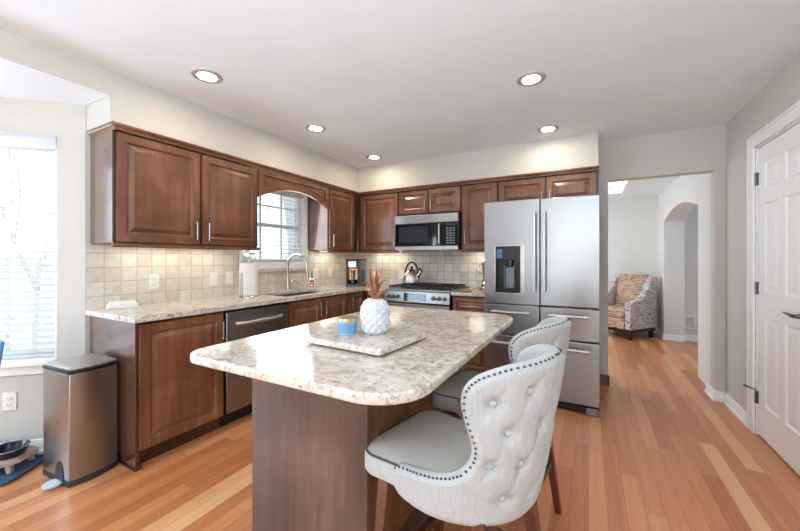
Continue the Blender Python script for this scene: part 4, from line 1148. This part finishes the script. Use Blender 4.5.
for i in range(9):
    t = i / 8; x = -.075 + .05 * t; wd = .019 * sqrt(max(.02, 1 - (2 * t - 1) ** 2))
    rows.append([(x, -wd, .008), (x, 0, .002), (x, wd, .008), (x, 0, .006)])
k.grid(rows, closed=True); k.add(rows[0], [(0, 1, 2, 3)]); k.add(rows[-1], [(0, 1, 2, 3)]); k.build('spoon_bowl', 'spoonwood', sp2, smooth=60)

# ------------------------------------------------------------------ trash can (steel front faces +x)
TA = radians(4)
tcn = thing('trash_can', 'rectangular steel step trash can with dark lid rim against the cabinet end', 'trash can', (-2.66, .908, 0), TA)
def canplan(ins, bulge=.022, n=12):
    P = []; hx, hy = .145 - ins, .118 - ins
    P.append((-hx, hy)); P.append((-hx, -hy))
    P.append((hx - .012, -hy)); 
    for i in range(n + 1): t = i / n * 2 - 1; P.append((hx + bulge * (1 - t * t), (hy - .004) * t))
    P.append((hx - .012, hy))
    return P
k = MB(); k.prism(canplan(.0), .032, .620); 
nP = len(canplan(0))
# narrow pedal side reflects the window; same steel
k.build('body', 'steel_v', tcn, bevel=.003)
k = MB(); k.prism(canplan(-.002), .001, .0315); k.build('plinth', 'rubber', tcn, bevel=.002)
k = MB(); k.prism(canplan(-.003), .621, .641); k.build('lid_rim', 'black', tcn, bevel=.003)
k = MB(); k.prism(canplan(.004), .6415, .652); k.prism(canplan(.012), .652, .656); k.build('lid', 'handle', tcn, bevel=.003)
k = MB(); pts = [(.05 + .05 * cos(pi * i / 10) - .0, .001 + .125 * sin(pi * i / 10)) for i in range(11)]
k.prism([(x - .0, z) for x, z in pts], -.1225, -.1195, 'y'); k.build('pedal_arch', 'rubber', tcn)
k = MB(); rows = []
for z in (.012, .022):
    rows.append([(.05 + .042 * cos(2 * pi * i / 20), -.148 + .045 * sin(2 * pi * i / 20), z) for i in range(20)])
k.grid(rows, closed=True); k.add(rows[0], [tuple(range(20))]); k.add(rows[1], [tuple(range(20))]); k.build('pedal', 'pedalgrey', tcn, bevel=.003)

# ------------------------------------------------------------------ dog feeding corner
MA = radians(35)
mt = thing('feeding_mat', 'navy rubber feeding mat with raised rim on the floor by the bay wall', 'mat', (-3.09, .64, 0), MA)
k = MB(); k.prism(rrect(-.25, .21, -.15, .13, (.05,) * 4, 6), .001, .012); k.build('mat_base', 'navy', mt)
k = MB(); path = rrect(-.25, .21, -.15, .13, (.05,) * 4, 6); k.tube([(x, y, .018) for x, y in path] + [(path[0][0], path[0][1], .018)], .011, 8); k.build('rim', 'navy', mt)
sd_ = thing('pet_bowl_stand', 'low bamboo pet bowl stand with angled feet on the navy mat', 'bowl stand', (-3.115, .67, .0125), MA)
def ringplate(mb, outer, holes, z0, z1):
    bm = bmesh.new(); edges = []
    for lp in [outer] + holes:
        vs = [bm.verts.new((x, y, z1)) for x, y in lp]
        for i in range(len(vs)): edges.append(bm.edges.new((vs[i], vs[(i + 1) % len(vs)])))
    r_ = bmesh.ops.triangle_fill(bm, use_beauty=True, use_dissolve=False, edges=edges)
    bm.verts.index_update(); V = [tuple(v.co) for v in bm.verts]; F = [tuple(v.index for v in f.verts) for f in bm.faces]; bm.free()
    n = len(V); mb.add(V + [(x, y, z0) for x, y, z in V], F + [tuple(i + n for i in f[::-1]) for f in F])
    o = 0
    for lp in [outer] + holes:
        m_ = len(lp); mb.f += []
        base = len(mb.v) - 2 * n
        for i in range(m_):
            a, b_ = base + o + i, base + o + (i + 1) % m_
            mb.f.append((a, b_, b_ + n, a + n)); mb.mi.append(0)
        o += m_
circ = lambda cx, cy_, r, n=28: [(cx + r * cos(2 * pi * i / n), cy_ + r * sin(2 * pi * i / n)) for i in range(n)]
k = MB(); ringplate(k, [(-.22, -.07), (-.16, -.115), (.12, -.115), (.175, -.06), (.175, .06), (.12, .095), (-.16, .095), (-.22, .06)], [circ(.075, -.01, .066), circ(-.115, -.01, .066)], .05, .072)
k.build('top_board', 'pinkwood', sd_, smooth=0)
for sx, sy in ((.13, -.07), (-.18, -.07), (.13, .055), (-.18, .055)):
    k = MB(); k.taper((sx * 1.05, sy * 1.1, .0005), (sx, sy, .0495), .022, .032); k.build('foot', 'pinkwood', sd_, bevel=.002)
for cx, lab in ((.075, 'dark glazed pet bowl in the stand, the one nearer the trash can'), (-.115, 'dark glazed pet bowl at the left end of the stand')):
    p = Matrix.Translation((-3.115, .67, 0)) @ Matrix.Rotation(MA, 4, 'Z') @ Vector((cx, -.01, 0))
    bw_ = thing('pet_bowl', lab, 'bowl', (p.x, p.y, .0125 + .0725), MA, 'pet bowls in the stand')
    k = MB(); k.lathe([(.045, -.035), (.06, -.02), (.0645, .0), (.078, .02), (.086, .045), (.083, .048), (.079, .044), (.07, .018), (.055, -.01), (.03, -.02), (.001, -.022)], n=36); k.build('bowl_body', 'darkbowl', bw_, smooth=50)
    k = MB(); k.lathe([(.0845, .0468), (.0868, .0445), (.087, .047), (.0852, .0492), (.0845, .0468)], n=36, cap=False); k.build('rim', 'nickel', bw_)

# blue shell chair whose back tip shows at the left edge
ch = thing('dining_chair', 'blue moulded chair just showing its back tip at the left edge', 'chair', (-2.60, .322, 0), radians(8))
rows = []
for j in range(13):
    t = j / 12
    z = .47 + .40 * max(0, (t - .35) / .65); y = -.2 + .36 * min(1, t / .4) + (.06 * max(0, (t - .4) / .6)); wd = .17 + .035 * sin(pi * min(1, t / .6) / 2) + .045 * max(0, (t - .5) / .5)
    z -= .0 if t > .35 else .015 * sin(pi * t / .35)
    row = []
    for i in range(13):
        s = i / 12 * 2 - 1; lift = .035 * s * s * (1 - max(0, (t - .4) / .6)); row.append((wd * s, y - .04 * s * s * max(0, (t - .3) / .7), z + lift))
    rows.append(row)
k = MB(); k.grid(rows); so = k.build('seat_shell', 'bluechair', ch, smooth=80); md = so.modifiers.new('thick', 'SOLIDIFY'); md.thickness = .012
for sx, sy in ((-1, -1), (1, -1), (-1, 1), (1, 1)):
    k = MB(); k.tube([(sx * .13, sy * .12, .458), (sx * .15, sy * .16, .001)], [.014, .01], 10); k.build('leg', 'legwood', ch)

# ------------------------------------------------------------------ hall: armchair and vent
AC = thing('armchair', 'floral upholstered armchair with sloped arms in the hall corner', 'armchair', (.49, 6.78, 0), radians(-38))
hwA, hdA = .34, .31
def arm(side):
    x0, x1 = (hwA - .1, hwA) if side > 0 else (-hwA, -hwA + .1)
    pr = [(-hdA, .16), (hdA + .0, .16), (hdA + .06, .95), (hdA - .02, .99), (hdA - .1, .93), (hdA - .22, .74), (-.02, .63), (-hdA + .06, .585), (-hdA, .575)]
    m = MB(); m.prism(pr, x0, x1, 'x'); return m.build('arm', 'floral', AC, bevel=.02, seg=3)
arm(1); arm(-1)
k = MB(); k.prism([(.12, .3), (.3, .3), (.365, .97), (.33, 1.0), (.27, 1.0), (.235, .97)], -hwA + .101, hwA - .101, 'x'); k.build('back', 'floral_warm', AC, bevel=.02, seg=3)
k = MB(); k.box(-hwA + .102, hwA - .102, -hdA + .0, .2, .325, .47); k.build('seat_cushion', 'floral_warm', AC, bevel=.03, seg=3)
k = MB(); k.box(-hwA + .101, hwA - .101, -hdA - .005, .3, .16, .32); k.build('front_rail', 'floral_warm', AC, bevel=.01)
k = MB(); k.box(-hwA + .01, hwA - .01, -hdA + .01, hdA, .11, .159); k.build('plinth', 'black', AC)
for sx in (-1, 1):
    for sy in (-1, 1):
        k = MB(); k.taper((sx * (hwA - .05), sy * (hdA - .05), .001), (sx * (hwA - .05), sy * (hdA - .05), .1095), .045, .06); k.build('leg', 'black', AC)
vt = thing('wall_vent', 'white two-bay return air vent low on the wall beyond the arch', 'vent', (1.43, 6.80, .285))
k = MB(); k.box(-.14, .14, -.012, -.0005, .075, .1); k.box(-.14, .14, -.012, -.0005, -.1, -.075); k.box(-.14, -.115, -.012, -.0005, -.075, .075); k.box(.115, .14, -.012, -.0005, -.075, .075); k.box(-.012, .012, -.012, -.0005, -.075, .075); k.build('frame', 'trim', vt)
k = MB()
for i in range(9): z = -.066 + i * .0165; k.prism([(-.009, z - .004), (-.0085, z - .0055), (-.002, z + .0035), (-.0025, z + .005)], -.115, .115, 'x')
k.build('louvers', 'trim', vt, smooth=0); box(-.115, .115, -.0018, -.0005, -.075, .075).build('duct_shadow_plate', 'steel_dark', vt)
